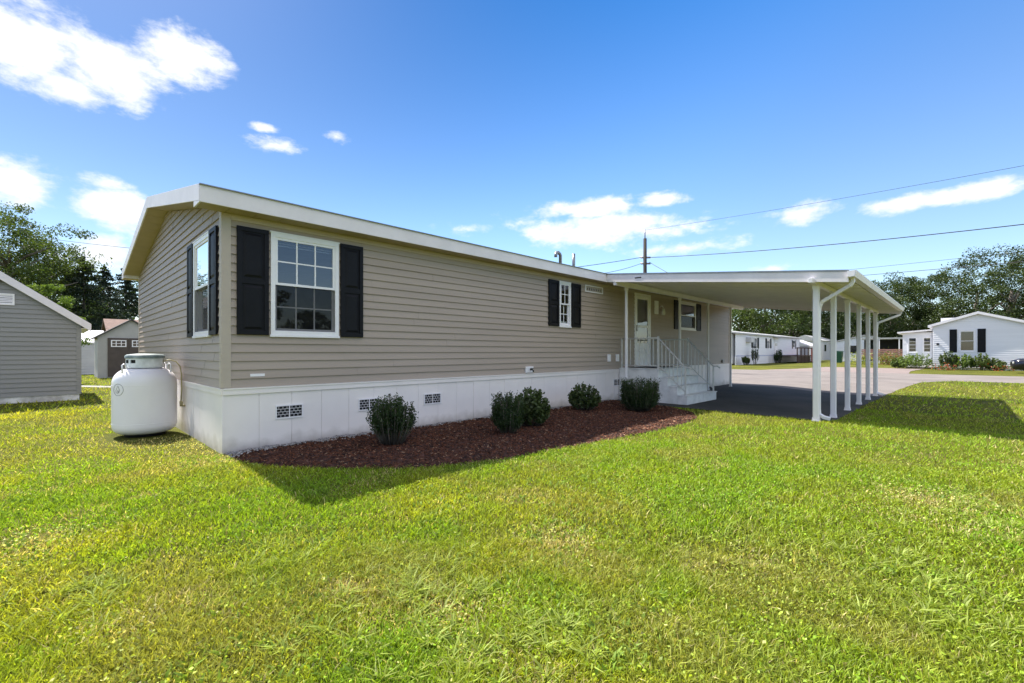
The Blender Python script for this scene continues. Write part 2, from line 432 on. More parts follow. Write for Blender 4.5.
def window(tf, parent, s0, s1, z0, z1, grid=(3, 2), blind=0.0, fw=.055, screen=False, mirror_pane=True):
    f = ring(MB(tf), s0, s1, z0, z1, fw, -.06, .035)
    f.box(s0-.012, s1+.012, 0, .045, z0-.03, z0)
    f.box(s0-.012, s1+.012, 0, .040, z1, z1+.018)
    fo = f.build('window', M['winframe'], parent, .003)
    zm = (z0+z1)/2
    a0, a1 = s0+fw, s1-fw
    for nm, b0, b1, d in (('upper_sash', zm-.012, z1-fw, .012), ('lower_sash', z0+fw, zm+.022, -.022)):
        sw = .032
        ring(MB(tf), a0+.001, a1-.001, b0, b1, sw, d-.014, d+.012).build(nm, M['winframe'], fo)
        MB(tf).add([(a0+sw-.004, d, b0+sw-.004), (a1-sw+.004, d, b0+sw-.004), (a1-sw+.004, d, b1-sw+.004), (a0+sw-.004, d, b1-sw+.004)], [(0,1,2,3)]).build('pane', M['glass'], fo, recalc=False)
        if grid:
            g = MB(tf)
            for i in range(1, grid[0]):
                s = a0+sw+(a1-a0-2*sw)*i/grid[0]; g.box(s-.009, s+.009, d-.010, d+.005, b0+sw, b1-sw)
            for i in range(1, grid[1]):
                z = b0+sw+(b1-b0-2*sw)*i/grid[1]; g.box(a0+sw, a1-sw, d-.009, d+.004, z-.009, z+.009)
            g.build('muntins', M['winframe'], fo)
    if screen:
        MB(tf).add([(a0, .022, z0+fw), (a1, .022, z0+fw), (a1, .022, zm), (a0, .022, zm)], [(0,1,2,3)]).build('insect_screen', SCREEN, fo, recalc=False)
    if blind > 0:
        bl = MB(tf); zt = z1-fw
        n = max(2, int(blind/.03))
        for i in range(n):
            z = zt-(i+.5)*blind/n
            bl.add([(a0+.01, -.075, z-.011), (a1-.01, -.075, z-.011), (a1-.01, -.10, z+.009), (a0+.01, -.10, z+.009)], [(0,1,2,3)])
        bl.build('blind', M['blind'], fo, recalc=False)
    return fo

def screen_mat():
    m = bpy.data.materials.new('insect_screen_mesh'); m.use_nodes = True; nt = m.node_tree; L = nt.links
    b = nt.nodes['Principled BSDF']; b.inputs['Base Color'].default_value = (.01,.01,.011,1); b.inputs['Roughness'].default_value = .8
    b.inputs['Specular IOR Level'].default_value = .1
    no = N(nt, 'ShaderNodeTexNoise'); no.inputs['Scale'].default_value = 6
    r = N(nt, 'ShaderNodeMapRange'); r.inputs['To Min'].default_value = .5; r.inputs['To Max'].default_value = .62
    L.new(no.outputs['Fac'], r.inputs['Value'])
    t = N(nt, 'ShaderNodeBsdfTransparent'); s = N(nt, 'ShaderNodeMixShader')
    L.new(r.outputs[0], s.inputs[0]); L.new(t.outputs[0], s.inputs[1]); L.new(b.outputs[0], s.inputs[2])
    L.new(s.outputs[0], nt.nodes['Material Output'].inputs['Surface'])
    return m
SCREEN = screen_mat()

def shutter(tf, parent, s0, s1, z0, z1):
    mb = MB(tf)
    mb.box(s0, s1, .014, .030, z0, z1)
    w = .055; zm = (z0+z1)/2
    ring(mb, s0+.001, s1-.001, z0+.001, z1-.001, w, .0302, .046)
    mb.box(s0+w, s1-w, .0302, .0455, zm-.035, zm+.035)
    for a, b in ((z0+w, zm-.035), (zm+.035, z1-w)):
        p0, p1 = s0+w+.018, s1-w-.018; a += .018; b -= .018; e = .03
        vs = [(p0,.0303,a),(p1,.0303,a),(p1,.0303,b),(p0,.0303,b),(p0+e,.042,a+e),(p1-e,.042,a+e),(p1-e,.042,b-e),(p0+e,.042,b-e)]
        mb.add(vs, [(4,5,6,7),(0,1,5,4),(1,2,6,5),(2,3,7,6),(3,0,4,7)])
    return mb.build('shutter', M['shutter'], parent, .003)

# ------------------------------------------------------------------ the home
home = empty('mobile_home', (HL/2, HW/2, 0), 'long tan vinyl-sided mobile home with white skirting and black shutters', 'mobile home')
ZS, ZE = .82, 3.0
SL = .2
rtop = lambda y: 3.19+SL*(min(y, HW-y)+.3)
F_HOLES = [(.54,1.46,1.50,2.85), (6.60,7.02,1.86,2.87), (12.82,14.06,2.02,2.92), (9.95,10.85,.88,2.93)]
G_HOLES = [(.54,1.48,1.50,2.85)]
lap_wall(front, HL, ZS, ZE, 0, F_HOLES, seed=3).build('front_siding', M['siding'], home, recalc=False)
rise = SL*HW/2
lap_wall(gable, HW, ZS, 3.065, rise, G_HOLES, seed=5).build('gable_siding', M['siding'], home, recalc=False)
lap_wall(at_wall(HL, HW, -1, 0), HL, ZS, ZE, 0, seed=8).build('rear_siding', M['siding'], home, recalc=False)
lap_wall(lambda s, o, z: (HL+o, s, z), HW, ZS, 3.065, rise, seed=9).build('far_gable_siding', M['siding'], home, recalc=False)
MB().add([(.02,.03,.80),(HL-.02,.03,.80),(HL-.02,HW-.03,.80),(.02,HW-.03,.80)], [(0,1,2,3)]).build('floor_deck', M['room'], home, recalc=False)
MB().add([(.02,.02,2.975),(HL-.02,.02,2.975),(HL-.02,HW-.02,2.975),(.02,HW-.02,2.975)], [(0,3,2,1)]).build('room_ceiling', M['room'], home, recalc=False)
# partition walls inside, so no light runs through from window to window
pw = MB()
for px_ in (4.2, 8.6): pw.box(px_, px_+.1, .08, HW-.08, .81, 2.97)
pw.box(.05, HL-.05, 3.9, 4.0, .811, 2.969)
pw.build('partition', M['room'], home)
for cx_, cy_, w0 in ((0,0,0),(HL,0,1),(0,HW,2),(HL,HW,3)):
    c = MB(); sx = 1 if cx_ == 0 else -1; sy = 1 if cy_ == 0 else -1
    x0, x1 = sorted((cx_-sx*.022, cx_+sx*.085)); y0, y1 = sorted((cy_-sy*.022, cy_+sy*.085))
    ya, yb = sorted((cy_-sy*.022, cy_)); c.box(x0, x1, ya, yb, ZS+.004, 2.994)
    xa, xb = sorted((cx_-sx*.022, cx_)); yc, yd = sorted((cy_, cy_+sy*.085)); c.box(xa, xb, yc, yd, ZS+.004, 3.06)
    c.build('corner_trim', M['corner'], home, .004)
# skirting
sk = MB()
def skirt_run(tf, L, seed):
    r = random.Random(seed); s = 0
    while s < L-.01:
        e = min(s+.406, L); d = r.uniform(-.0015, .0015)
        sk.tf = tf; sk.box(s+.0025, e-.0025, -.02, .004+d, 0, .735); s = e
    sk.box(0, L, -.03, -.004, .001, .80)
    sk.box(-.006, L+.006, -.02, .024, .735, .80); sk.box(-.003, L+.003, -.02, .034, .80, .818)
skirt_run(front, HL, 1); skirt_run(gable, HW, 2)
skirt_run(at_wall(HL, HW, -1, 0), HL, 3); skirt_run(lambda s, o, z: (HL+o, s, z), HW, 4)
sk.tf = None
for cx_, cy_ in ((0,0),(HL,0),(0,HW),(HL,HW)): sk.box(cx_-.012, cx_+.012, cy_-.012, cy_+.012, .002, .734)
SK = sk.build('skirting', M['skirt'], home)
def splash(m):
    """soil splashed up the lowest hand's breadth of the skirting"""
    nt = m.node_tree; L = nt.links; b = nt.nodes['Principled BSDF']; src = b.inputs['Base Color'].links[0].from_socket
    tc = N(nt, 'ShaderNodeTexCoord'); sp = N(nt, 'ShaderNodeSeparateXYZ'); L.new(tc.outputs['Object'], sp.inputs[0])
    no = N(nt, 'ShaderNodeTexNoise'); no.inputs['Scale'].default_value = 5; no.inputs['Detail'].default_value = 8; L.new(tc.outputs['Object'], no.inputs['Vector'])
    a = N(nt, 'ShaderNodeMath', operation='MULTIPLY_ADD'); L.new(no.outputs['Fac'], a.inputs[0]); a.inputs[1].default_value = -.28; L.new(sp.outputs[2], a.inputs[2])
    r = N(nt, 'ShaderNodeMapRange'); r.inputs['From Min'].default_value = -.12; r.inputs['From Max'].default_value = .04; r.inputs['To Min'].default_value = .55; r.inputs['To Max'].default_value = 0
    L.new(a.outputs[0], r.inputs['Value']); mx = N(nt, 'ShaderNodeMixRGB'); L.new(r.outputs[0], mx.inputs[0]); L.new(src, mx.inputs[1]); mx.inputs[2].default_value = (.30,.26,.20,1)
    L.new(mx.outputs[0], b.inputs['Base Color'])
splash(M['skirt'])
for s0 in (.60, 1.77, 2.95, 8.88):
    s1 = s0+.36; v = ring(MB(front), s0, s1, .375, .560, .018, .0055, .020)
    v.box((s0+s1)/2-.006, (s0+s1)/2+.006, .006, .019, .393, .542)
    vo = v.build('skirting_vent', M['white'], home)
    g = MB(front)
    for hs, he in ((s0+.018, (s0+s1)/2-.006), ((s0+s1)/2+.006, s1-.018)):
        for i in range(1, 4):
            z = .393+.149*i/4; g.box(hs, he, .009, .016, z-.0022, z+.0022)
        for j in range(4):
            za = .393+.149*j/4; off = .5 if j % 2 else 1
            for i in range(3):
                s = hs+(he-hs)*(i+off)/3
                if s < he-.004: g.box(s-.0016, s+.0016, .0095, .0155, za+.004, za+.149/4-.004)
    g.build('vent_grille', M['white'], vo)
    MB(front).add([(s0+.01,.0068,.385),(s1-.01,.0068,.385),(s1-.01,.0068,.55),(s0+.01,.0068,.55)], [(0,1,2,3)]).build('vent_shade_sheet', M['screen'], vo, recalc=False)  # black sheet in place of the shade inside the vent
# windows + shutters
window(front, home, *F_HOLES[0], blind=.10, screen=True)
shutter(front, home, .145, .515, 1.49, 2.86); shutter(front, home, 1.485, 1.835, 1.49, 2.86)
window(front, home, *F_HOLES[1], grid=(2, 2), fw=.04)
shutter(front, home, 6.215, 6.575, 1.85, 2.88); shutter(front, home, 7.045, 7.405, 1.85, 2.88)
window(front, home, *F_HOLES[2], grid=None, blind=.0, screen=True)
shutter(front, home, 12.40, 12.78, 2.0, 2.93); shutter(front, home, 14.10, 14.48, 2.0, 2.93)
window(gable, home, *G_HOLES[0], grid=None, screen=True, blind=.06)
shutter(gable, home, .145, .515, 1.49, 2.86); shutter(gable, home, 1.505, 1.855, 1.49, 2.86)
# storm door
d0, d1, dz0, dz1 = F_HOLES[3]
df = MB(front); df.box(d0, d0+.06, -.05, .04, dz0, dz1); df.box(d1-.06, d1, -.05, .04, dz0, dz1); df.box(d0+.06, d1-.06, -.05, .04, dz1-.07, dz1); df.box(d0, d1, -.05, .05, dz0-.03, dz0)
DO = df.build('storm_door', M['winframe'], home, .003)
a0, a1 = d0+.062, d1-.062
lf = ring(MB(front), a0, a1, dz0+.012, dz1-.075, .085, -.005, .024); zmid = dz0+1.12; zlow = dz0+.62
lf.box(a0+.085, a1-.085, -.004, .023, zmid-.03, zmid+.03); lf.box(a0+.085, a1-.085, -.004, .023, zlow-.05, zlow+.03)
lf.box(a0+.085, a1-.085, 0, .012, dz0+.09, zlow-.05)
lf.build('door_leaf', M['winframe'], DO, .003)
cx_ = (a0+a1)/2; arch = MB(front)
arch.tube([(cx_+.24*math.cos(t), .03, dz0+.36+.14*math.sin(t)) for t in np.linspace(.25, math.pi-.25, 13)], .012, 6)
arch.tube([(cx_+.24*math.cos(t), .018, dz0+.26+.13*math.sin(t)) for t in np.linspace(.25, math.pi-.25, 13)], .010, 6)
arch.build('door_moulding', M['winframe'], DO)
for z0_, z1_ in ((zlow+.03, zmid-.03), (zmid+.03, dz1-.16)):
    MB(front).add([(a0+.085,.01,z0_),(a1-.085,.01,z0_),(a1-.085,.01,z1_),(a0+.085,.01,z1_)], [(0,1,2,3)]).build('door_glass', M['glass'], DO, recalc=False)
MB(front).box(a0+.02, a0+.06, .024, .05, dz0+.98, dz0+1.14).build('handle', M['steel'], DO, .004)
inner = MB(front); inner.box(d0+.06, d1-.06, -.16, -.12, dz0, dz1); inner.build('inner_door', mat('inner_door_paint', (.30,.29,.27), .5), DO)
# roof
ro = MB()
prof = []
ys = [-.28, HW/2, HW+.28]
prof = [(y, rtop(y)) for y in ys]+[(y, rtop(y)-.165) for y in ys[::-1]]
ro.prism(prof, -.28, HL+.28, 'x')
RO = ro.build('roof', M['shingle'], home)
edge = MB()   # drip edge
edge.box(-.305, HL+.305, -.325, -.28, 3.186, 3.198); edge.box(-.305, HL+.305, HW+.28, HW+.325, 3.186, 3.198)
edge.build('drip_edge', M['steel'], RO)
fa = MB(); fa.box(-.30, HL+.30, -.302, -.282, 2.992, 3.188); fa.box(-.30, HL+.30, HW+.282, HW+.302, 2.992, 3.188)
fa.build('eave_fascia', M['fascia'], RO, .003)
for e_, xx in ((0, (-.303, -.2815)), (1, (HL+.2815, HL+.303))):
    rk = MB()
    for ya, yb in ((-.281, HW/2), (HW/2, HW+.281)):
        rk.prism([(ya, rtop(ya)-.186), (yb, rtop(yb)-.186), (yb, rtop(yb)+.008), (ya, rtop(ya)+.008)], xx[0], xx[1], 'x')
    for yb in ((-.281, .0), (HW, HW+.281)):   # boxed eave returns
        rk.prism([(yb[0], 2.990), (yb[1], 2.990), (yb[1], rtop(yb[1])-.187), (yb[0], rtop(yb[0])-.187)], xx[0]+.001, xx[1]-.001, 'x')
    x0_, x1_ = ((-.281, -.001), (HL+.001, HL+.281))[e_]
    for y_ in (0, HW): rk.box(x0_, x1_, y_-.004, y_+.004, 2.996, rtop(y_)-.17)
    rk.build('rake_fascia', M['fascia'], RO, .002)
so = MB()
for yy in ((-.281, .0), (HW, HW+.281)):
    x = -.28
    while x < HL+.27:     # vented soffit panels, a groove between them
        so.box(x+.003, min(x+.30, HL+.28)-.003, yy[0], yy[1], 2.996, 3.003); x += .30
for xx in ((-.281, -.002), (HL+.002, HL+.281)):
    for ya, yb in ((.003, HW/2), (HW/2, HW-.003)):
        n = 12
        for i in range(n):
            p, q_ = ya+(yb-ya)*i/n+.003, ya+(yb-ya)*(i+1)/n-.003
            so.prism([(p, rtop(p)-.18), (q_, rtop(q_)-.18), (q_, rtop(q_)-.172), (p, rtop(p)-.172)], xx[0], xx[1], 'x')
so.build('soffit', M['soffit'], RO)
fr = MB(front); fr.box(.085, HL-.085, .006, .022, 2.92, 2.994); fr.build('frieze_trim', M['corner'], home, .003)
# roof pipes
p = MB(); px_, py_ = 8.3, 1.3; zr = rtop(py_)
p.tube([(px_, py_, zr-.06), (px_, py_, zr+.40), (px_-.02, py_, zr+.43), (px_-.09, py_, zr+.47), (px_-.17, py_, zr+.45), (px_-.20, py_, zr+.38), (px_-.20, py_, zr+.33)], .045, 10)
p.build('hooked_vent_pipe', M['steel'], RO)
p = MB(); px_ = 8.9; p.tube([(px_, py_, zr-.06), (px_, py_, zr+.54)], .045, 10); p.build('straight_vent_pipe', M['steel'], RO)
p = MB(); p.tube([(9.95, 1.2, rtop(1.2)-.05), (9.95, 1.2, rtop(1.2)+.12), (9.95,1.2,rtop(1.2)+.16)], [.05,.05,.02], 8); p.build('roof_vent_stub', M['steel'], RO)
# wall louvre near the eave
v = ring(MB(front), 7.60, 8.36, 2.735, 2.905, .025, .010, .030)
v.box(7.60, 8.36, .010, .0101, 2.735, 2.905)
VO = v.build('wall_vent', M['winframe'], home)
g = MB(front)
for i in range(9):
    s = 7.63+.70*i/9; g.add([(s+.02,.012,2.76),(s+.045,.026,2.76),(s+.045,.026,2.88),(s+.02,.012,2.88)], [(0,1,2,3)])
g.build('vent_louvres', M['corner'], VO, recalc=False)
MB(front).add([(7.62,.0115,2.75),(8.34,.0115,2.75),(8.34,.0115,2.89),(7.62,.0115,2.89)], [(0,1,2,3)]).build('vent_shade_sheet', M['screen'], VO, recalc=False)  # black sheet painted as the shaded inside of the louvre
# outlets, tap plate, little label plate
for s in (8.57, 8.97):
    MB(front).box(s, s+.12, .012, .055, 1.02, 1.21).build('outlet_box', M['winframe'], home, .008)
tp = MB(front).box(5.46, 5.70, .012, .045, .835, .965).build('tap_plate', M['winframe'], home, .006)
t = MB(front); t.tube([(5.60,.04,.90),(5.60,.10,.90),(5.60,.125,.885),(5.60,.13,.85)], .016, 8); t.tube([(5.555,.085,.925),(5.645,.085,.925)], .008, 6); t.build('garden_tap', M['black'], tp)
MB(front).box(.30, .47, .012, .022, .955, .990).build('data_plate', M['winframe'], home)
MB(front).box(16.45, 16.62, .012, .07, .86, .98).build('meter_box', M['steel'], home, .01)
# porch wall lamp beside the door
lb = MB(front).box(11.10, 11.32, .012, .05, 2.40, 2.80).build('porch_lamp', M['winframe'], home, .01)
l2 = MB(front); l2.tube([(11.44,.02,2.62),(11.44,.10,2.66),(11.44,.14,2.60)], .015, 8); l2.lathe([(.0,2.57),(.045,2.57),(.06,2.45),(.05,2.38),(0,2.37)], 11.44, .14, 12)
l2.build('lamp_shade', M['lamp'], lb)

# ------------------------------------------------------------------ carport
cp = empty('carport', (13, -2.6, 0), 'white metal carport roof on two rows of slim square posts beside the door', 'carport')
CX0, CX1, CY0, CY1 = 8.10, 17.3, -.305, -5.12
ct = lambda y: 3.19-(3.19-2.67)*(CY0-y)/(CY0-CY1)
rf = MB(); rf.prism([(CY0, ct(CY0)-.004), (CY1, ct(CY1)-.004), (CY1, ct(CY1)-.085), (CY0, ct(CY0)-.085)], CX0+.02, CX1-.02, 'x')
CR = rf.build('roof_deck', M['fascia'], cp)
pn = MB()      # interlocking ceiling pans, each a shallow tray with a seam
x = CX0+.03
while x < CX1-.05:
    e = min(x+.305, CX1-.03)
    pn.prism([(CY0-.002, ct(CY0)-.125), (CY1+.02, ct(CY1)-.125), (CY1+.02, ct(CY1)-.09), (CY0-.002, ct(CY0)-.09)], x+.008, e-.004, 'x')
    pn.prism([(CY0-.002, ct(CY0)-.14), (CY1+.02, ct(CY1)-.14), (CY1+.02, ct(CY1)-.091), (CY0-.002, ct(CY0)-.091)], e-.004, e+.008, 'x')
    x = e
pn.build('ceiling_pans', M['white'], cp)
for x0, x1 in ((CX0, CX0+.019), (CX1-.019, CX1)):
    f = MB(); f.prism([(CY0, ct(CY0)+.004), (CY1-.01, ct(CY1)+.004), (CY1-.01, ct(CY1)-.20), (CY0, ct(CY0)-.20)], x0, x1, 'x'); f.build('end_fascia', M['fascia'], cp, .002)
    f = MB(); f.prism([(CY0, ct(CY0)+.010), (CY1-.02, ct(CY1)+.010), (CY1-.02, ct(CY1)-.02), (CY0, ct(CY0)-.02)], x0-.012 if x0 < 9 else x0+.02, x0-.001 if x0 < 9 else x1+.012, 'x'); f.build('drip_edge', M['steel'], cp)
mk = MB().box(CX0-.003, CX0-.0005, -1.26, -1.05, ct(-1.1)-.135, ct(-1.1)-.075)
mp_o = mk.build('maker_plate', M['white'], cp); mk = MB()
mk.box(CX0-.006, CX0-.0031, -1.24, -1.07, ct(-1.1)-.12, ct(-1.1)-.09)
mk.build('plate_mark', M['black'], mp_o)
# gutter along the low eave
gz = ct(CY1)
g = MB(); g.prism([(CY1, gz-.02), (CY1-.012, gz-.02), (CY1-.012, gz-.108), (CY1-.095, gz-.108), (CY1-.115, gz-.012), (CY1-.128, gz-.012), (CY1-.128, gz-.03), (CY1-.103, gz-.12), (CY1, gz-.12)], CX0-.06, CX1+.06, 'x')
GU = g.build('gutter', M['white'], cp)
for xa_, xb_ in ((CX0-.063, CX0-.058), (CX1+.058, CX1+.063)):
    MB().prism([(CY1-.001, gz-.018), (CY1-.115, gz-.014), (CY1-.092, gz-.115), (CY1-.001, gz-.115)], xa_, xb_, 'x').build('gutter_end_cap', M['white'], GU)
# beams
YB, YO = -.52, -4.60
MB().box(CX0-.14, CX1-.1, YO-.035, YO+.035, ct(YO)-.225, ct(YO)-.144).build('outer_beam', M['white'], cp, .004)
MB().box(CX0+.02, CX1-.1, YB-.04, YB+.04, ct(YB)-.275, ct(YB)-.147).build('rear_beam', M['white'], cp, .004)
OUT = [8.42, 10.02, 11.7, 13.4, 15.05, 16.65]
REAR = [8.66, 11.72, 13.85, 15.95]
def post(x, y, zt, w):
    b = MB(); h = w/2; r = .012; zg = float(terrain(x, y))
    b.prism([(x-h+r,y-h),(x+h-r,y-h),(x+h,y-h+r),(x+h,y+h-r),(x+h-r,y+h),(x-h+r,y+h),(x-h,y+h-r),(x-h,y-h+r)], zg+.004, zt)
    o = b.build('post', M['white'], cp)
    bp = MB(); bp.box(x-h-.03, x+h+.03, y-h-.012, y+h+.012, zg+.006, zg+.022); bp.box(x-h-.006, x+h+.006, y-h-.006, y+h+.006, zg+.0221, zg+.07); bp.build('base_plate', M['white'], o)
    hp = MB(); hp.box(x-h-.005, x+h+.005, y-h-.005, y+h+.005, zt-.07, zt-.001); hp.build('post_cap', M['white'], o)
for x in OUT: post(x, YO, ct(YO)-.226, .098)
for x in REAR: post(x, YB, ct(YB)-.276, .062)
def downspout(x, xp, dirx):
    ds = MB(); yg = CY1-.05; z0 = gz-.118; tz = float(terrain(xp, YO)); xs = xp+.085*dirx
    pts = [(x, yg, z0), (x, yg, z0-.07), (x, yg+.03, z0-.12), (xs, YO-.07, z0-.36), (xs, YO-.03, z0-.46), (xs, YO-.02, z0-.6), (xs, YO-.02, tz+.22), (xs, YO-.03, tz+.12), (xs, YO-.10, tz+.075), (xs, YO-.20, tz+.05)]
    ds.tube(pts, .042, 4, smooth=False); ds.build('downspout', M['white'], cp, .006)
downspout(8.25, 8.42, 1); downspout(17.2, 16.65, 1)

# ------------------------------------------------------------------ steps
st = empty('front_steps', (10.1, -1, 0), 'white painted concrete steps with grey metal railings leading up to the storm door', 'steps')
SX0, SX1 = 9.12, 10.95
bl = MB()
RIS, LAND = .205, -1.15
bl.box(SX0, SX1, LAND, -.036, .007, RIS*4)
for i in range(3):
    bl.box(SX0, SX1, LAND-.24*(i+1), LAND-.24*i-.002, .007, RIS*(3-i))
ST = bl.build('step_block', M['concrete'], st, .008)
nz = MB()
nz.box(SX0-.012, SX1+.012, LAND-.018, -.037, RIS*4+.001, RIS*4+.03)
for i in range(3): nz.box(SX0-.012, SX1+.012, LAND-.24*(i+1)-.018, LAND-.24*i-.004, RIS*(3-i)+.001, RIS*(3-i)+.024)
nz.build('tread', M['concrete'], st, .005)
mtt = MB().box(9.55, 10.75, -.80, -.12, RIS*4+.032, RIS*4+.045).build('door_mat', M['black']); tag(mtt, 'black doormat on the landing at the top of the front steps', 'doormat')
def railing(x):
    top = RIS*4+.03; ry = RIS/.24
    b = MB(); y1, y2 = LAND+.03, LAND-.24*3+.06
    h = .77; zl = RIS+.024+.66
    r = b.box(x-.02, x+.02, y1-.02, y1+.02, top, top+h+.04).build('railing', M['rail'], st)
    MB().tube([(x, -.08, top+h), (x, y1, top+h)], .019, 6).build('handrail', M['rail'], r)
    MB().tube([(x, y1, top+h), (x, y2, zl), (x, y2-.10, zl+.01), (x, y2-.17, zl-.04)], .02, 6).build('handrail', M['rail'], r)
    MB().tube([(x, -.08, top+.07), (x, y1, top+.07)], .014, 6).build('bottom_rail', M['rail'], r)
    MB().tube([(x, y1, top+.07), (x, y2, RIS+.10)], .014, 6).build('bottom_rail', M['rail'], r)
    MB().box(x-.017, x+.017, y2-.017, y2+.017, RIS+.02, zl).build('newel', M['rail'], r)
    MB().box(x-.017, x+.017, -.10, -.066, top, top+h).build('newel', M['rail'], r)
    for k in range(1, 8):
        y = -.08+(y1+.08)*k/8; MB().box(x-.008, x+.008, y-.008, y+.008, top+.07, top+h).build('baluster', M['rail'], r)
    for k in range(1, 7):
        f = k/7; y = y1+(y2-y1)*f; za = top+.07+(RIS+.10-top-.07)*f; zb_ = top+h+(zl-top-h)*f
        MB().box(x-.008, x+.008, y-.008, y+.008, za, zb_).build('baluster', M['rail'], r)
railing(SX0+.05); railing(SX1-.05)

# ------------------------------------------------------------------ propane tank
TX, TY = -.472, 2.42
tk = empty('propane_tank', (TX, TY, 0), 'squat white upright propane tank with a domed top standing against the gable wall', 'propane tank')
r = .395; zb = .045; zt = 1.045
prof = [(0, zb)]+[(r-.13+.13*math.sin(a), zb+.13-.13*math.cos(a)) for a in np.linspace(.0, math.pi/2, 9)]
prof += [(r, .3), (r, .5), (r, .68)]+[(r-.19*(1-math.cos(a))-.02*math.sin(a)**4, zt-.26+.24*math.sin(a)) for a in np.linspace(0, math.pi/2*.93, 10)]+[(.12, zt+.004), (0, zt+.01)]
b = MB().lathe(prof, TX, TY, 48); tb_ = b.build('tank_body', M['tank'], tk)
for zs_ in (.205, .775): MB().lathe([(r-.003, zs_-.008), (r+.0028, zs_-.003), (r+.0028, zs_+.003), (r-.003, zs_+.008)], TX, TY, 48).build('weld_seam', M['tank'], tb_)
MB().lathe([(.22,.002),(.25,.002),(.25,.07),(.22,.07)], TX, TY, 32).build('foot_ring', M['black'], tk)
c = MB(); n = 40; rc = .232; vs = []
cz0, cz1 = zt-.012, zt+.165
slots = []
for k in range(n):
    a0_, a1_ = 2*math.pi*k/n, 2*math.pi*(k+1)/n
    zz = [(cz0, cz1)]
    if k in (21, 22, 24, 25, 37, 38, 5, 6): zz = [(cz0, cz0+.07), (cz0+.12, cz1)]
    for za, zb_ in zz:
        q8 = []
        for rr in (rc, rc-.012):
            q8 += [(TX+rr*math.cos(a0_), TY+rr*math.sin(a0_), za), (TX+rr*math.cos(a1_), TY+rr*math.sin(a1_), za), (TX+rr*math.cos(a1_), TY+rr*math.sin(a1_), zb_), (TX+rr*math.cos(a0_), TY+rr*math.sin(a0_), zb_)]
        c.add(q8, [(0,1,2,3),(7,6,5,4),(0,4,5,1),(3,2,6,7)])
CO = c.build('valve_collar', M['collar'], tk)
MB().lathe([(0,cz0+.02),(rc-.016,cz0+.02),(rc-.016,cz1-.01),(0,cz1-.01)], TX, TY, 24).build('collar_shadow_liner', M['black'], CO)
MB().lathe([(rc+.012,cz1-.035),(rc+.014,cz1),(rc-.01,cz1+.022),(.10,cz1+.035),(0,cz1+.036)], TX, TY, 32).build('lid', M['lid'], tk)
for ang in (R(215), R(325), R(35), R(125)):
    ex, ey = math.cos(ang), math.sin(ang); lg = MB()
    lg.tube([(TX+ex*.30, TY+ey*.30, zt-.035), (TX+ex*.30, TY+ey*.30, zt+.03), (TX+ex*.325, TY+ey*.325, zt+.05), (TX+ex*.35, TY+ey*.35, zt+.03), (TX+ex*.35, TY+ey*.35, zt-.09)], .011, 6)
    lg.build('lifting_lug', M['tank'], tk)
ringp = []
for t_ in np.linspace(0, 2*math.pi, 25):      # drawn flame-in-a-ring mark on the side
    a = R(212)+.22*math.cos(t_); ringp.append((TX+(r+.001)*math.cos(a), TY+(r+.001)*math.sin(a), .72+.085*math.sin(t_)))
mk = MB().tube(ringp, .003, 4)
mk.tube([(TX+(r+.001)*math.cos(R(212)+d), TY+(r+.001)*math.sin(R(212)+d), z) for d, z in ((-.08,.67),(-.10,.71),(0,.78),(.08,.71),(.04,.68),(0,.72),(0,.66))], .003, 4)
mk.build('ring_emblem', M['steel'], tk)
hs = MB().tube([(TX+.15, TY-.12, cz1-.10), (TX+.28, TY-.10, cz1-.06), (TX+.36, TY-.16, cz1-.09), (TX+.405, TY-.20, cz1-.17), (-.06, TY-.26, .92), (-.055, TY-.24, .7), (-.06, TY-.22, .50)], .0095, 8)
hs.tube([(-.06, TY-.22, .50), (-.055, TY-.22, .42)], .022, 8); hs.tube([(-.055, TY-.22, .43), (0, TY-.22, .43)], .016, 8)
tag(hs.build('gas_hose', M['hose']), 'thin yellow gas hose running from the propane tank down the white skirting', 'hose')

# ------------------------------------------------------------------ leaves, trees, bushes
def leaf_cards(cen, size, colr, up=.35, aspect=.55):
    """rhombic leaves: cen (n,3), size (n,), colr (n,3)"""
    n = len(cen); d = rng.normal(0, 1, (n, 3)); d /= np.linalg.norm(d, axis=1)[:, None]
    nrm = rng.normal(0, 1, (n, 3)); nrm[:, 2] = np.abs(nrm[:, 2])+up
    s = np.cross(nrm, d); s /= np.linalg.norm(s, axis=1)[:, None]+1e-9
    l = size[:, None]
    v = np.stack([cen-d*l*.5, cen+s*l*aspect*.5+d*l*.05, cen+d*l*.5, cen-s*l*aspect*.5+d*l*.05], 1).reshape(-1, 3)
    f = np.arange(n*4).reshape(-1, 4)
    return v, f, np.repeat(colr, 4, 0)

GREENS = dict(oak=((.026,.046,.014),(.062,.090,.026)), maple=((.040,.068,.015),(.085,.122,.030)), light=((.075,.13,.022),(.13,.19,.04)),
              dark=((.016,.034,.011),(.034,.060,.016)), spruce=((.012,.026,.013),(.028,.048,.021)))

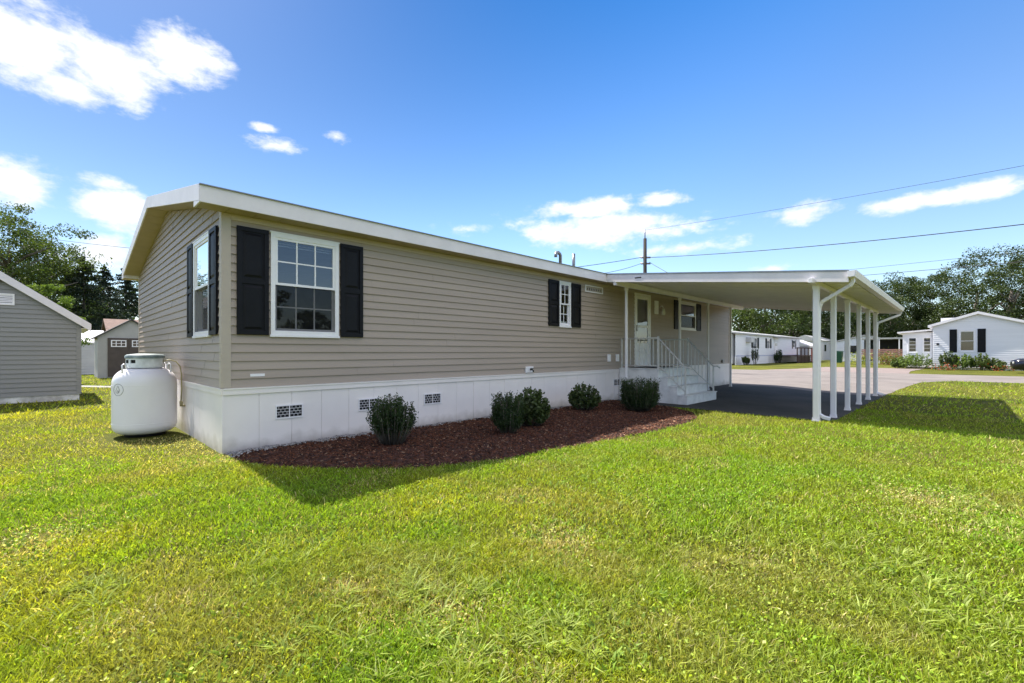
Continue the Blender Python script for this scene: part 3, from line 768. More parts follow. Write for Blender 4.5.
def broad_tree(name, loc, H, RAD, kind, label, group=None, leaf=.30, nl=7000, base=.22, nclump=70, seed=0, lean=0, gap=.0):
    rr = np.random.default_rng(seed+11); root = empty(name, (loc[0], loc[1], 0), label, 'tree', group)
    x0, y0 = loc; tr = MB(); rt = H*.022+.06
    top = H*.62
    tr.tube([(x0, y0, -.1), (x0+.02*H*lean, y0, H*.2), (x0+.05*H*lean, y0+.02*H, H*.42), (x0+.04*H*lean, y0, top)], [rt*1.25, rt, rt*.75, rt*.4], 9)
    clumps = []
    nb = 9
    for i in range(nb):
        a = 2*math.pi*(i/nb+rr.random()*.1)+rr.random(); zs = H*(base+.06+.36*rr.random()); el = rr.uniform(.45, 1.0)
        ln = RAD*rr.uniform(.65, .95)
        e = np.array([x0+math.cos(a)*ln, y0+math.sin(a)*ln, zs+ln*el*.8])
        m = np.array([x0+math.cos(a)*ln*.45, y0+math.sin(a)*ln*.45, zs+ln*el*.5])
        tr.tube([(x0+.03*H*lean, y0, zs), m, e], [rt*.45, rt*.3, rt*.1], 6)
    tr.build('trunk', M['bark'], root)
    zc = H*(base+1)/2; hz = H*(1-base)/2
    for i in range(nclump):
        a = rr.random()*2*math.pi; u = rr.uniform(-1, 1); rad = (rr.random()**.4)
        wz = math.sqrt(max(0, 1-abs(u)**2.4))
        ecc = 1+.22*math.sin(a*3+seed)+.15*math.sin(a*5+seed*2)
        clumps.append((x0+math.cos(a)*RAD*wz*rad*ecc, y0+math.sin(a)*RAD*wz*rad*ecc, zc+u*hz*.9+rr.normal(0, .04)*H, rr.uniform(.16, .34)*RAD))
    per = nl//nclump; cs = []; col_ = []
    c0, c1 = map(np.array, GREENS[kind])
    for cx, cy, cz, cr in clumps:
        p = rng.normal(0, 1, (per, 3)); p /= np.linalg.norm(p, axis=1)[:, None]; p *= (rng.random((per, 1))**.45)*cr*np.array([1, 1, .62])
        pts = p+np.array([cx, cy, cz]); cs.append(pts)
        t = np.clip(rr.random()*.7+rng.normal(.15, .22, (per, 1)), 0, 1.1)
        col_.append(c0+(c1-c0)*t)
    cs = np.concatenate(cs); col_ = np.concatenate(col_); sz = leaf*rng.uniform(.65, 1.35, len(cs))
    v, f, c = leaf_cards(cs, sz, col_)
    fast_mesh('crown', v, [f], M['leaf'], c, root)
    return root

def conifer(name, loc, H, RAD, label, group=None, seed=0, nl=13000, leaf=.25):
    rr = np.random.default_rng(seed+3); root = empty(name, (loc[0], loc[1], 0), label, 'tree', group); x0, y0 = loc
    tr = MB().tube([(x0, y0, -.1), (x0, y0, H*.5), (x0, y0, H*.99)], [H*.022, H*.013, .02], 8)
    cs = []; nb = 130; per = nl//nb
    for i in range(nb):
        f = (i+.5)/nb; z = H*(.07+.92*f); ln = RAD*(1-f)**.8*rr.uniform(.6, 1.15)+.12; a = rr.random()*2*math.pi
        t = rng.random((per, 1))**.7; sp = rng.normal(0, 1, (per, 3))*np.array([.16, .16, .07])*ln*.8*(.35+t)
        d = np.array([math.cos(a), math.sin(a), 0]); drop = -.16*ln*t**2+.10*ln*t
        p = np.array([x0, y0, z])+d*t*ln+np.concatenate([0*t, 0*t, drop], 1)+sp; cs.append(p)
        if i % 5 == 0: tr.tube([(x0, y0, z), tuple(np.array([x0, y0, z])+d*ln*.8)], [.04, .012], 5)
    tr.build('trunk', M['bark'], root)
    cs = np.concatenate(cs); c0, c1 = map(np.array, GREENS['spruce'])
    col_ = c0+(c1-c0)*np.clip(rng.normal(.45, .35, (len(cs), 1)), 0, 1.2)
    v, f, c = leaf_cards(cs, leaf*rng.uniform(.6, 1.4, len(cs)), col_, .1, .35)
    fast_mesh('crown', v, [f], M['needle'], c, root)
    return root

def yew(name, loc, H, W, label, seed, shape='vase', n_shoot=190, kind='dark', leaf=.032, per=44, group='foundation shrubs in the mulch bed', zb=.05):
    """clipped shrub: a fan of shoots, each set with small leaves"""
    rr = np.random.default_rng(seed); root = empty(name, (loc[0], loc[1], 0), label, 'shrub', group); x0, y0 = loc
    stem = MB(); cs = []; col_ = []; c0, c1 = map(np.array, GREENS[kind])
    for i in range(n_shoot):
        a = rr.random()*2*math.pi; q = math.sqrt(rr.random())
        if shape == 'vase': end = np.array([math.cos(a)*q*W/2, math.sin(a)*q*W/2, H*(.97-.22*q**3)*rr.uniform(.68, 1.16)])
        elif shape == 'box':
            z = H*rr.uniform(.3, 1.0); q = max(q, .82) if z < .9*H else q
            end = np.array([math.cos(a)*q*W/2*(1-.12*(z/H < .45)), math.sin(a)*q*W/2, z+rr.normal(0, .012)])
        else:
            th = math.acos(rr.uniform(-.35, 1)); end = np.array([math.sin(th)*math.cos(a)*W/2, math.sin(th)*math.sin(a)*W/2, H*.5+math.cos(th)*H*.5])*1.0
            end[2] = max(.1, end[2])*rr.uniform(.9, 1.08)
        st_ = np.array([end[0]*.45, end[1]*.45, 0.02])
        md = st_*.5+end*.5+np.array([end[0]*.10, end[1]*.10, 0])
        o_ = np.array([x0, y0, zb])
        if i % 3 == 0: stem.tube([o_+st_, o_+md, o_+end], [.008, .006, .003], 5)
        t = (.35+.65*rng.random((per, 1))**.7); p = (1-t)**2*st_+2*t*(1-t)*md+t**2*end+rng.normal(0, .015 if shape == 'vase' else .019, (per, 3))*(W/.7)
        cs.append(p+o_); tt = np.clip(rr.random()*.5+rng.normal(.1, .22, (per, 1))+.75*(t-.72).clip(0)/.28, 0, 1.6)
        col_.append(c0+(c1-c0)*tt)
    stem.build('stem', M['bark'], root)
    cs = np.concatenate(cs); cs[:, 2] = np.maximum(cs[:, 2], .05); col_ = np.concatenate(col_)
    v, f, c = leaf_cards(cs, leaf*rng.uniform(.7, 1.4, len(cs)), col_, .25, .45 if kind == 'dark' else .6)
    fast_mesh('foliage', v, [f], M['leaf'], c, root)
    return root

yew('dark_shrub', (1.66, -1.17), .60, .62, 'dark green vase-shaped shrub nearest the corner of the home', 21, 'vase', 190)
yew('dark_shrub', (3.30, -1.68), .62, .52, 'small dark clipped shrub touching the paler leafy shrub beside it', 22, 'box', 260, 'dark', .028, 48)
yew('leafy_shrub', (4.02, -1.50), .62, .58, 'paler leafy shrub beside the small dark clipped one', 23, 'round', 120, 'oak', .055, 30)
yew('leafy_shrub', (6.30, -.92), .56, .62, 'small rounded leafy shrub alone near the skirting', 24, 'round', 120, 'oak', .05, 30)
yew('dark_shrub', (7.0, -1.80), .68, .80, 'large dense boxy dark shrub nearest the front steps', 25, 'box', 520, 'dark', .028, 52)

# --- left background trees
broad_tree('deciduous_tree', spot(10, 40), 14.0, 4.7, 'maple', 'tall green leafy tree rising behind the left grey shed', seed=1, leaf=.20, nl=22000, nclump=120)
broad_tree('deciduous_tree', spot(-60, 42), 13.0, 5.0, 'oak', 'broad leafy tree at the far left edge of the photo', seed=2, leaf=.23, nl=12000, nclump=90)
broad_tree('deciduous_tree', spot(52, 50), 11.5, 3.6, 'oak', 'dull green tree between the tallest leafy tree and the spruces', seed=3, leaf=.24, nl=11000)
broad_tree('deciduous_tree', spot(38, 44), 12.4, 3.9, 'oak', 'leafy tree just right of the tall one behind the left grey shed', seed=12, leaf=.21, nl=18000, nclump=100)
conifer('spruce_tree', spot(84, 44), 10.6, 3.6, 'dark spruce nearest the left grey shed, leftmost of the spruces', 'spruces behind the sheds', 4)
conifer('spruce_tree', spot(104, 47), 10.2, 3.5, 'dark spruce standing in the middle of the spruce row', 'spruces behind the sheds', 5)
conifer('spruce_tree', spot(126, 52), 11.2, 3.6, 'dark spruce half hidden by the gable wall of the tan home', 'spruces behind the sheds', 6)
conifer('spruce_tree', spot(66, 55), 10.5, 3.4, 'dull spruce behind the leafy tree at left', 'spruces behind the sheds', 7, 9000)
broad_tree('small_tree', spot(50, 18.5), 4.1, 1.0, 'light', 'small light green leafy tree showing over the corner of the left grey shed', seed=8, leaf=.10, nl=6000, base=.1, nclump=40)
for k, (px, d, H, rad) in enumerate(((150, 60, 11, 4), (20, 62, 11, 5), (100, 64, 9, 4.5))):
    broad_tree('deciduous_tree', spot(px, d), H, rad, 'dark', ['dark tree far back, hidden mostly by the tan home', 'dark tree far back behind the left grey shed', 'dark broad tree far back behind the spruces'][k], seed=30+k, leaf=.42, nl=4500, base=.05)
# --- right background trees
RTREES = [(742, 84, 13.5, 6.0, 'maple', 'yellowish green tree behind the left end of the long white mobile home'),
 (765, 80, 14.0, 6.0, 'maple', 'bushy green tree behind the roof of the long white mobile home'),
 (792, 88, 14.5, 6.5, 'oak', 'dark green tree behind the white home with the red deck'),
 (818, 84, 13.5, 5.5, 'oak', 'dark tree seen right behind the nearest carport post'),
 (842, 92, 14.0, 6.5, 'dark', 'dark tree seen between the middle carport posts'),
 (868, 86, 13.8, 5.5, 'oak', 'dull green tree seen between the last carport posts'),
 (893, 90, 15.6, 6.0, 'oak', 'dark green tree rising just past the corner of the carport roof'),
 (916, 94, 16.8, 6.0, 'oak', 'tree with a rounded top left of the tallest oak'),
 (944, 86, 16.6, 6.0, 'oak', 'tree behind the white sunroom of the house across the street'),
 (978, 80, 19.0, 6.6, 'oak', 'tallest spreading oak behind the white gabled house'),
 (1012, 76, 18.6, 6.5, 'oak', 'spreading oak with bare pale limbs near the right edge'),
 (1048, 80, 20.0, 7.0, 'oak', 'tall oak at the very right edge of the photo')]
for i, (px, d, H, rad, kd, lb_) in enumerate(RTREES):
    broad_tree('deciduous_tree', spot(px, d), H, rad, kd, lb_, seed=50+i, leaf=.30, nl=17000, base=.08, nclump=110)
# a far-off wood behind them that reads as one mass
nC = 260; cs = []; col_ = []
for i in range(nC):
    px = rng.uniform(700, 1120); d = rng.uniform(98, 118); x, y = spot(px, d); z = rng.uniform(.5, 10)
    p = rng.normal(0, 1, (60, 3))*np.array([2.0, 2.0, 1.4]); cs.append(p+np.array([x, y, z])); col_.append(np.array([[.022,.042,.013]])*rng.uniform(.6, 1.7)*rng.uniform(.7, 1.3, (60, 1)))
for i in range(150):
    px = rng.uniform(-80, 230); d = rng.uniform(72, 90); x, y = spot(px, d); z = rng.uniform(.5, 7)
    p = rng.normal(0, 1, (60, 3))*np.array([1.8, 1.8, 1.2]); cs.append(p+np.array([x, y, z])); col_.append(np.array([[.018,.036,.012]])*rng.uniform(.6, 1.5)*rng.uniform(.7, 1.3, (60, 1)))
cs = np.concatenate(cs); v, f, c = leaf_cards(cs, rng.uniform(.5, 1.1, len(cs)), np.concatenate(col_))
tag(fast_mesh('far_woodland', v, [f], M['leaf'], c), 'far-off dark woodland behind the trees and neighbouring homes', None, kind='stuff')
# trees on the photographer's side of the lawn: the windows mirror them
for i, (x, y, H) in enumerate(((6, -46, 6.5), (13, -42, 7.5), (20, -46, 6), (28, -43, 8), (-6, -40, 9), (-22, -30, 12), (-30, -14, 11))):
    broad_tree('lawn_edge_tree', (x, y), H, H*.42, 'oak', 'leafy tree across the lawn, mirrored in the window panes', 'trees across the lawn', seed=80+i, leaf=.4, nl=2600, nclump=40, base=.12)

# ------------------------------------------------------------------ left shed
SW = 10.15; sx1 = -.93; shw = 1.42; sx0 = sx1-2*shw
sh = empty('garden_shed', ((sx0+sx1)/2, SW+1.9, 0), 'large grey clapboard shed with a steep white-trimmed gable and louvre vent', 'shed')
tf = at_wall(sx0, SW, 1, 0)
SE, SR = 2.06, 1.06
lap_wall(tf, 2*shw, .16, SE, SR, course=.115, lip=.02, joints=False).build('gable_siding', M['shed'], sh, recalc=False)
lap_wall(at_wall(sx1, SW, 0, 1), 3.8, .16, SE, 0, course=.115, lip=.02, joints=False).build('side_siding', M['shed'], sh, recalc=False)
lap_wall(at_wall(sx0, SW+3.8, 0, -1), 3.8, .16, SE, 0, course=.115, lip=.02, joints=False).build('side_siding', M['shed'], sh, recalc=False)
lap_wall(at_wall(sx1, SW+3.8, -1, 0), 2*shw, .16, SE, SR, course=.115, lip=.02, joints=False).build('rear_siding', M['shed'], sh, recalc=False)
bd = MB(); bd.box(sx0+.02, sx1-.02, SW+.005, SW+3.79, 0, .16); bd.build('base_board', M['dirtywhite'], sh)
ct_ = MB()
for xx in (sx0, sx1):
    sg = 1 if xx == sx0 else -1; a, b_ = sorted((xx-sg*.02, xx+sg*.08)); ct_.box(a, b_, SW-.02, SW+.0, .165, SE); a, b_ = sorted((xx-sg*.02, xx)); ct_.box(a, b_, SW+.0, SW+.08, .165, SE)
ct_.build('corner_trim', M['shedtrim'], sh)
mx_ = (sx0+sx1)/2; k = SR/shw; ov = .18
pr = [(sx0-ov, SE-ov*k), (mx_, SE+SR), (sx1+ov, SE-ov*k), (sx1+ov, SE-ov*k+.10), (mx_, SE+SR+.11), (sx0-ov, SE-ov*k+.10)]
SRf = MB().prism(pr, SW-.10, SW+3.95, 'y').build('roof', M['shingle'], sh)
tr_ = MB()
for a, b_ in ((sx0-ov-.02, mx_), (mx_, sx1+ov+.02)):
    z = lambda xx: SE+SR-abs(xx-mx_)*k
    tr_.prism([(a, z(a)-.09), (b_, z(b_)-.09), (b_, z(b_)+.112), (a, z(a)+.112)], SW-.135, SW-.101, 'y')
tr_.build('rake_trim', M['fascia'], SRf, .003)
e = MB(); e.prism([(sx1+ov+.001, SE-ov*k-.04), (sx1+ov+.001, SE-ov*k+.102), (sx1+ov+.03, SE-ov*k+.09), (sx1+ov+.03, SE-ov*k-.04)], SW-.10, SW+3.95, 'y'); e.prism([(sx1+.02, SE-ov*k-.035), (sx1+ov, SE-ov*k-.035), (sx1+ov, SE-ov*k-.02), (sx1+.02, SE-ov*k-.02)], SW-.10, SW+3.9, 'y'); e.build('eave_fascia', M['fascia'], SRf)
v = ring(MB(tf), shw-.28, shw+.24, SE+.36, SE+.64, .035, .012, .035)
for i in range(6): z = SE+.39+i*.038; v.add([(shw-.245,.016,z+.03),(shw+.205,.016,z+.03),(shw+.205,.03,z),(shw-.245,.03,z)], [(0,1,2,3)])
v.build('gable_vent', M['winframe'], sh, recalc=False)

# ------------------------------------------------------------------ distant shed with double doors
x0, W0, hw_ = .12, 23.2, 1.26
ds_ = empty('resin_shed', (x0+hw_, W0+1.2, 0), 'small beige shed with brown double doors and a black-edged gable roof', 'shed')
b = MB(); E, RS = 2.0, .85
b.prism([(x0, .0), (x0+2*hw_, 0), (x0+2*hw_, E), (x0+hw_, E+RS), (x0, E)], W0, W0+2.4, 'y'); b.build('wall', M['tanshed'], ds_)
for i in range(2):
    a = x0+.36+i*.79; dd = MB().box(a+.005, a+.785, W0-.05, W0-.002, .06, 1.96).build('door', M['brown'], ds_, .01)
    w_ = ring(MB(at_wall(a, W0, 1, 0)), .12, .70, 1.52, 1.86, .045, .051, .075)
    for j in (1, 2): w_.box(.12+.58*j/3-.015, .12+.58*j/3+.015, .051, .07, 1.565, 1.815)
    w_.box(.165, .655, .051, .069, 1.675, 1.70); w_.build('door_window_frame', M['winframe'], dd)
    MB(at_wall(a, W0, 1, 0)).add([(.13,.0515,1.53),(.69,.0515,1.53),(.69,.0515,1.85),(.13,.0515,1.85)], [(0,1,2,3)]).build('door_pane', M['carglass'], dd, recalc=False)
rf = MB(); rf.prism([(x0-.14, E-.10), (x0+hw_, E+RS), (x0+2*hw_+.14, E-.10), (x0+2*hw_+.14, E-.03), (x0+hw_, E+RS+.08), (x0-.14, E-.03)], W0-.12, W0+2.5, 'y'); rf.build('roof', M['shingle'], ds_)

# house with red roof behind it
c = spot(120, 34); rh = empty('far_house', (c[0], c[1], 0), 'house with a faded red roof showing above the beige shed', 'house')
b = MB(); a0_ = spot(112, 34); bw = MB().box(a0_[0], a0_[0]+7, a0_[1], a0_[1]+6, 0, 2.55); bw.build('wall', M['greywall'], rh)
b = MB(); b.prism([(a0_[1]-.3, 2.5), (a0_[1]+3, 3.75), (a0_[1]+6.3, 2.5), (a0_[1]+6.3, 2.62), (a0_[1]+3, 3.9), (a0_[1]-.3, 2.62)], a0_[0]-.3, a0_[0]+7.3, 'x'); b.build('roof', M['redroof'], rh)
# pale low shed with white walls between the two sheds
c = spot(70, 25); ws = empty('white_shed', (c[0]+.8, c[1]+.9, 0), 'low white clapboard shed with a pale roof between the grey shed and the beige shed', 'shed')
lap_wall(at_wall(c[0], c[1], 1, 0), 1.75, .02, 1.75, 0, course=.15, lip=.03, joints=False).build('front_siding', M['greywall'], ws, recalc=False)
MB().box(c[0]+.01, c[0]+1.74, c[1]+.02, c[1]+1.9, 0, 1.74).build('wall', M['whitewall'], ws)
MB().prism([(c[1]-.12, 1.76), (c[1]+2.0, 2.2), (c[1]+2.0, 2.26), (c[1]-.12, 1.82)], c[0]-.1, c[0]+1.85, 'x').build('roof', M['greywall'], ws)
c = spot(78, 30); gs = empty('pale_roof_hut', (c[0], c[1], 0), 'tiny pale-roofed hut peeping over the low white shed', 'shed')
MB().box(c[0]-.8, c[0]+1.1, c[1], c[1]+1.5, 0, 2.2).build('wall', M['whitewall'], gs)
MB().prism([(c[1]-.2, 2.2), (c[1]+.75, 2.75), (c[1]+1.7, 2.2)], c[0]-1.0, c[0]+1.3, 'x').build('roof', M['greywall'], gs)

# ------------------------------------------------------------------ across the street: white gabled house
U0 = 44.7; WL, WR = -5.05, -9.75
wh = empty('white_house', (U0+7, (WL+WR)/2, 0), 'white clapboard house across the street with a low gable and one shuttered window', 'house')
tfw = at_wall(U0, WL, 0, -1); LW = WL-WR
lap_wall(tfw, LW, .15, 3.22, .80, [(1.40,2.22,1.30,2.82)], course=.15, joints=False).build('gable_siding', M['whitewall'], wh, recalc=False)
lap_wall(at_wall(U0+15, WL, -1, 0), 15, .15, 3.22, 0, course=.15, joints=False).build('side_siding', M['whitewall'], wh, recalc=False)
lap_wall(at_wall(U0, WR, 1, 0), 15, .15, 3.22, 0, course=.15, joints=False).build('side_siding', M['whitewall'], wh, recalc=False)
MB().box(U0+.02, U0+15, WR+.02, WL-.02, 0, .15).build('base_board', M['greywall'], wh)
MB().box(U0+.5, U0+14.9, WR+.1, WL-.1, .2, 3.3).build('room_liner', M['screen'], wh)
mid = (WL+WR)/2; k = .80/(LW/2)
zr_ = lambda y: 3.22+.80-abs(y-mid)*k
WRf = MB().prism([(WR-.25, zr_(WR-.25)), (mid, zr_(mid)), (WL+.25, zr_(WL+.25)), (WL+.25, zr_(WL+.25)+.12), (mid, zr_(mid)+.12), (WR-.25, zr_(WR-.25)+.12)], U0-.20, U0+15.2, 'x').build('roof', M['darkroof'], wh)
t = MB()
for a, b_ in ((WR-.27, mid), (mid, WL+.27)): t.prism([(a, zr_(a)-.05), (b_, zr_(b_)-.05), (b_, zr_(b_)+.13), (a, zr_(a)+.13)], U0-.24, U0-.201, 'x')
t.build('rake_trim', M['white'], WRf)
MB().box(U0+6.2, U0+7.4, WL-1.2, WL-.3, 3.5, 4.1).build('roof_vent', M['white'], WRf)
window(tfw, wh, 1.40, 2.22, 1.30, 2.82, grid=None, blind=.0)
shutter(tfw, wh, .90, 1.29, 1.24, 2.92); shutter(tfw, wh, 2.33, 2.74, 1.24, 2.92)
MB(tfw).box(.20, .34, .013, .10, 1.78, 1.92).build('wall_lamp', M['black'], wh, .01)
# sunroom
sr = MB(); tfs = at_wall(U0+.9, -3.28, 0, -1)
lap_wall(tfs, 1.74, .1, 2.78, 0, [(.30,.86,1.22,2.42), (1.16,1.68,1.22,2.42)], course=.6, lip=.006, joints=False).build('sunroom_wall', M['whitewall'], wh, recalc=False)
MB().box(U0+1.0, U0+5, -3.32, -3.29, .1, 2.7).build('sunroom_wall', M['whitewall'], wh)
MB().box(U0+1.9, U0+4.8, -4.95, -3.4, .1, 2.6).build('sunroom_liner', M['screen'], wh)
MB().prism([(-2.98, 2.72), (-5.04, 2.88), (-5.04, 3.0), (-2.98, 2.84)], U0+.55, U0+5.2, 'x').build('sunroom_roof', M['white'], wh)
window(tfs, wh, .30, .86, 1.22, 2.42, grid=(1, 2)); window(tfs, wh, 1.16, 1.68, 1.22, 2.42, grid=(1, 2))
# planting in front
for i, (px, d, H, W, kd, lb_) in enumerate(((915, 34.3, 1.2, 1.9, 'light', 'wide yellow-green bush in front of the white sunroom'), (949, 32.3, 1.35, 1.0, 'oak', 'taller dull green bush near the corner of the white house'),
      (962, 31.9, 1.1, 1.25, 'light', 'round bright green bush below the shuttered window'), (981, 31.3, 1.1, 1.0, 'maple', 'leafy green bush right of the shuttered window'), (994, 30.9, .8, 1.1, 'maple', 'low green bush close to the dark car'),
      (899, 35.2, .8, 1.0, 'maple', 'small green bush at the left end of the sunroom'))):
    yew('garden_bush', spot(px, d), H, W, lb_, 130+i, 'round', 70, kd, .12, 22, 'bushes in front of the white house', 0)
for px, d, lb_ in ((943.5, 31.6, 'low reddish flower clump below the dull green bush'), (1003, 30.3, 'low reddish flower clump beside the dark car')):
    x, y = spot(px, d); n = 260; p = rng.normal(0, 1, (n, 3))*np.array([.35, .35, .13])+np.array([x, y, .2]); p[:, 2] = np.abs(p[:, 2])
    cc = np.where(rng.random((n, 1)) < .35, np.array([[.30,.07,.03]]), np.array([[.06,.10,.03]]))
    v, f, c = leaf_cards(p, rng.uniform(.08, .16, n), cc); tag(fast_mesh('flower_clump', v, [f], M['leaf'], c), lb_, None, kind='stuff')

# dark car, its front at the right edge
def car(u, w):
    cr = empty('parked_car', (u, w-2.2, 0), 'dark parked car cut off by the right edge of the photo', 'car')
    S = [(0, .42, .62, .70, .55), (.06, .25, .70, .78, .72), (.35, .20, .80, .86, .84), (.9, .19, .90, .94, .88), (1.25, .19, .95, .98, .90), (2.2, .19, .97, 1.0, .91), (3.3, .19, .98, 1.02, .90), (3.9, .2, .98, 1.05, .86), (4.3, .3, .85, 1.0, .78), (4.42, .42, .72, .9, .6)]
    def loft(secs, nm, m, bev=0):
        mb = MB(); vs = []; n = len(secs[0])
        for s in secs: vs += s
        fs = [(i*n+k, i*n+(k+1) % n, (i+1)*n+(k+1) % n, (i+1)*n+k) for i in range(len(secs)-1) for k in range(n)]
        fs += [tuple(range(n))[::-1], tuple(range((len(secs)-1)*n, len(secs)*n))]
        mb.add(vs, fs, True); return mb.build(nm, m, cr)
    body = loft([[(u+sx*hw, w-l, z) for sx, hw, z in ((-1, h*.86, zl), (-1, h, (zl+zb)/2), (-1, h*.97, zb), (-1, h*.75, zt), (1, h*.75, zt), (1, h*.97, zb), (1, h, (zl+zb)/2), (1, h*.86, zl))] for l, zl, zb, zt, h in S], 'body', M['carpaint'])
    G = [(1.15, .96, .72, .70), (1.75, 1.36, .62, .74), (2.2, 1.45, .58, .76), (3.0, 1.43, .58, .76), (3.6, 1.22, .60, .74), (4.05, 1.0, .66, .68)]
    loft([[(u-hb, w-l, .955), (u-ht, w-l, zt), (u+ht, w-l, zt), (u+hb, w-l, .955)] for l, zt, ht, hb in G], 'cabin_glass', M['carglass'])
    loft([[(u-.60, w-1.72, 1.355), (u-.60, w-1.72, 1.385), (u+.60, w-1.72, 1.385), (u+.60, w-1.72, 1.355)], [(u-.59, w-2.2, 1.44), (u-.59, w-2.2, 1.47), (u+.59, w-2.2, 1.47), (u+.59, w-2.2, 1.44)], [(u-.59, w-3.1, 1.41), (u-.59, w-3.1, 1.445), (u+.59, w-3.1, 1.445), (u+.59, w-3.1, 1.41)], [(u-.6, w-3.62, 1.2), (u-.6, w-3.62, 1.24), (u+.6, w-3.62, 1.24), (u+.6, w-3.62, 1.2)]], 'roof', M['carpaint'])
    for l in (.82, 3.45):
        for sx in (-1, 1):
            prof = [(.0, -.1), (.31, -.1), (.32, -.06), (.32, .06), (.31, .1), (0, .1)]
            wmb = MB(lambda a, b_, c_: (u+sx*.83+c_, w-l+a, .32+b_)); wmb.lathe(prof, 0, 0, 24); wo = wmb.build('wheel', M['black'], cr)
            rm = MB(lambda a, b_, c_: (u+sx*(.925+c_), w-l+a, .32+b_)); rm.lathe([(0, .01), (.05, .015), (.17, .005), (.21, .015), (.215, -.01)], 0, 0, 20); rm.build('rim', M['rim'], wo)
    for sx in (-1, 1):
        MB().box(u+sx*.62-.14, u+sx*.62+.14, w-.10, w-.035, .58, .70).build('headlight', M['lamp'], cr, .02)
        MB().box(u+sx*.98-.08, u+sx*.98+.08, w-1.5, w-1.36, .96, 1.07).build('wing_mirror', M['carpaint'], cr, .03)
car(39.6, -8.7)

# ------------------------------------------------------------------ long white mobile home with the red deck
UA, WA, LA = 45.0, 9.0, 25.0
mh = empty('white_mobile_home', (UA+LA/2, WA+2.2, 0), 'long white mobile home across the street with black shutters and a red deck', 'mobile home')
tfa = at_wall(UA, WA, 1, 0)
AH = [(5.3,6.6,1.6,2.8), (10.1,11.2,1.6,2.8), (21.2,22.4,1.8,2.8)]
lap_wall(tfa, LA, .85, 3.05, 0, AH, course=.15, joints=False).build('front_siding', M['whitewall'], mh, recalc=False)
MB().box(UA+.01, UA+LA-.01, WA+.3, WA+4.3, .1, 3.05).build('wall', M['whitewall'], mh)
MB(tfa).box(0, LA, -.02, .02, 0, .84).build('skirting', M['whitewall'], mh)
MB(tfa).box(0, LA, .0, .035, .84, .93).build('skirting_trim', mat('pale_blue_trim', (.45,.47,.62), .6), mh)
MB().prism([(WA-.25, 3.03), (WA+2.15, 3.45), (WA+4.6, 3.03), (WA+4.6, 3.12), (WA+2.15, 3.56), (WA-.25, 3.17)], UA-.2, UA+LA+.2, 'x').build('roof', M['darkroof'], mh)
for h in AH: window(tfa, mh, *h, grid=None, blind=.35)
for s0, s1 in ((4.72,5.27),(6.65,7.2),(9.55,10.05),(11.25,11.75),(20.8,21.15),(22.45,22.8)): shutter(tfa, mh, s0, s1, 1.7, 2.8)
MB(tfa).box(3.0, 4.2, .02, .5, 2.25, 2.75).build('air_conditioner', M['greywall'], mh, .02)
MB(tfa).box(13.0, 14.1, .02, .05, .95, 2.9).build('door', M['winframe'], mh, .01)
MB(tfa).box(13.2, 13.8, .05, .12, 2.0, 2.3).build('door_lamp', M['lamp'], mh, .02)
MB(tfa).box(12.4, 14.8, .02, .8, 2.95, 3.0).build('door_hood', M['darkroof'], mh)
dk = empty('wooden_deck', (UA+18, WA-1.3, 0), 'red and brown wooden deck in front of the long white mobile home', 'deck')
MB(tfa).box(12.9, 23.4, .05, 2.4, .78, .88).build('deck_floor', M['darkwood'], dk)
rl = MB(tfa)
for s in np.arange(12.9, 23.5, 1.75): rl.box(s, s+.1, 2.3, 2.4, 0, 1.75)
rl.box(12.9, 23.5, 2.28, 2.42, 1.68, 1.80); rl.build('deck_railing', M['darkwood'], dk)
s_ = MB(tfa)
for s in np.arange(13, 19.4, .16): s_.box(s, s+.12, 2.32, 2.36, .05, .77)
s_.build('deck_skirt', M['darkwood'], dk)
s_ = MB(tfa)
for s in np.arange(19.5, 23.4, .16): s_.box(s, s+.14, 2.40, 2.44, .05, 1.72)
s_.build('privacy_panel', M['redwood'], dk)
for i, (s, H, W, kd, lb_) in enumerate(((3.6, 1.7, .75, 'dark', 'narrow dark upright shrub under the air conditioner of the long white home'), (12.2, 1.5, .7, 'dark', 'dark upright shrub at the left end of the red deck'), (11.0, 1.2, .5, 'dark', 'small dark upright shrub left of the deck steps'), (.5, .8, .6, 'oak', 'low shrub at the near end of the long white home'), (1.3, .7, .5, 'oak', 'small low shrub beside the narrow dark upright one'))):
    x, y, z = tfa(s, .7, 0); yew('upright_shrub', (x, y), H, W, lb_, 160+i, 'vase', 60, kd, .10, 22, 'shrubs along the long white home', 0)

# grey garage and further homes right of it
c = spot(800, 62); gg = empty('grey_garage', (c[0], c[1], 0), 'low grey garage with a pale sloping roof right of the red deck', 'garage')
w_ = spot(815, 54); MB().box(c[0], c[0]+5, c[1]-1.0, c[1]+.6, 0, 2.1).build('wall', M['greywall'], gg)
MB().prism([(c[1]-1.3, 2.0), (c[1]+.9, 2.9), (c[1]+.9, 3.02), (c[1]-1.3, 2.12)], c[0]-.4, c[0]+5.3, 'x').build('roof', M['white'], gg)
c = spot(808, 72); g2 = empty('far_grey_home', (c[0], c[1], 0), 'grey home with a pale roof behind the grey garage', 'house')
MB().box(c[0]-2, c[0]+8, c[1]-2.2, c[1]+2, 0, 3.0).build('wall', M['greywall'], g2); MB().prism([(c[1]-2.5, 3.0), (c[1], 3.9), (c[1]+2.3, 3.0)], c[0]-2.4, c[0]+8.4, 'x').build('roof', M['darkroof'], g2)
MB().box(c[0]-.2, c[0]+1.0, c[1]-2.24, c[1]-2.21, 1.4, 2.4).build('window', M['carglass'], g2)
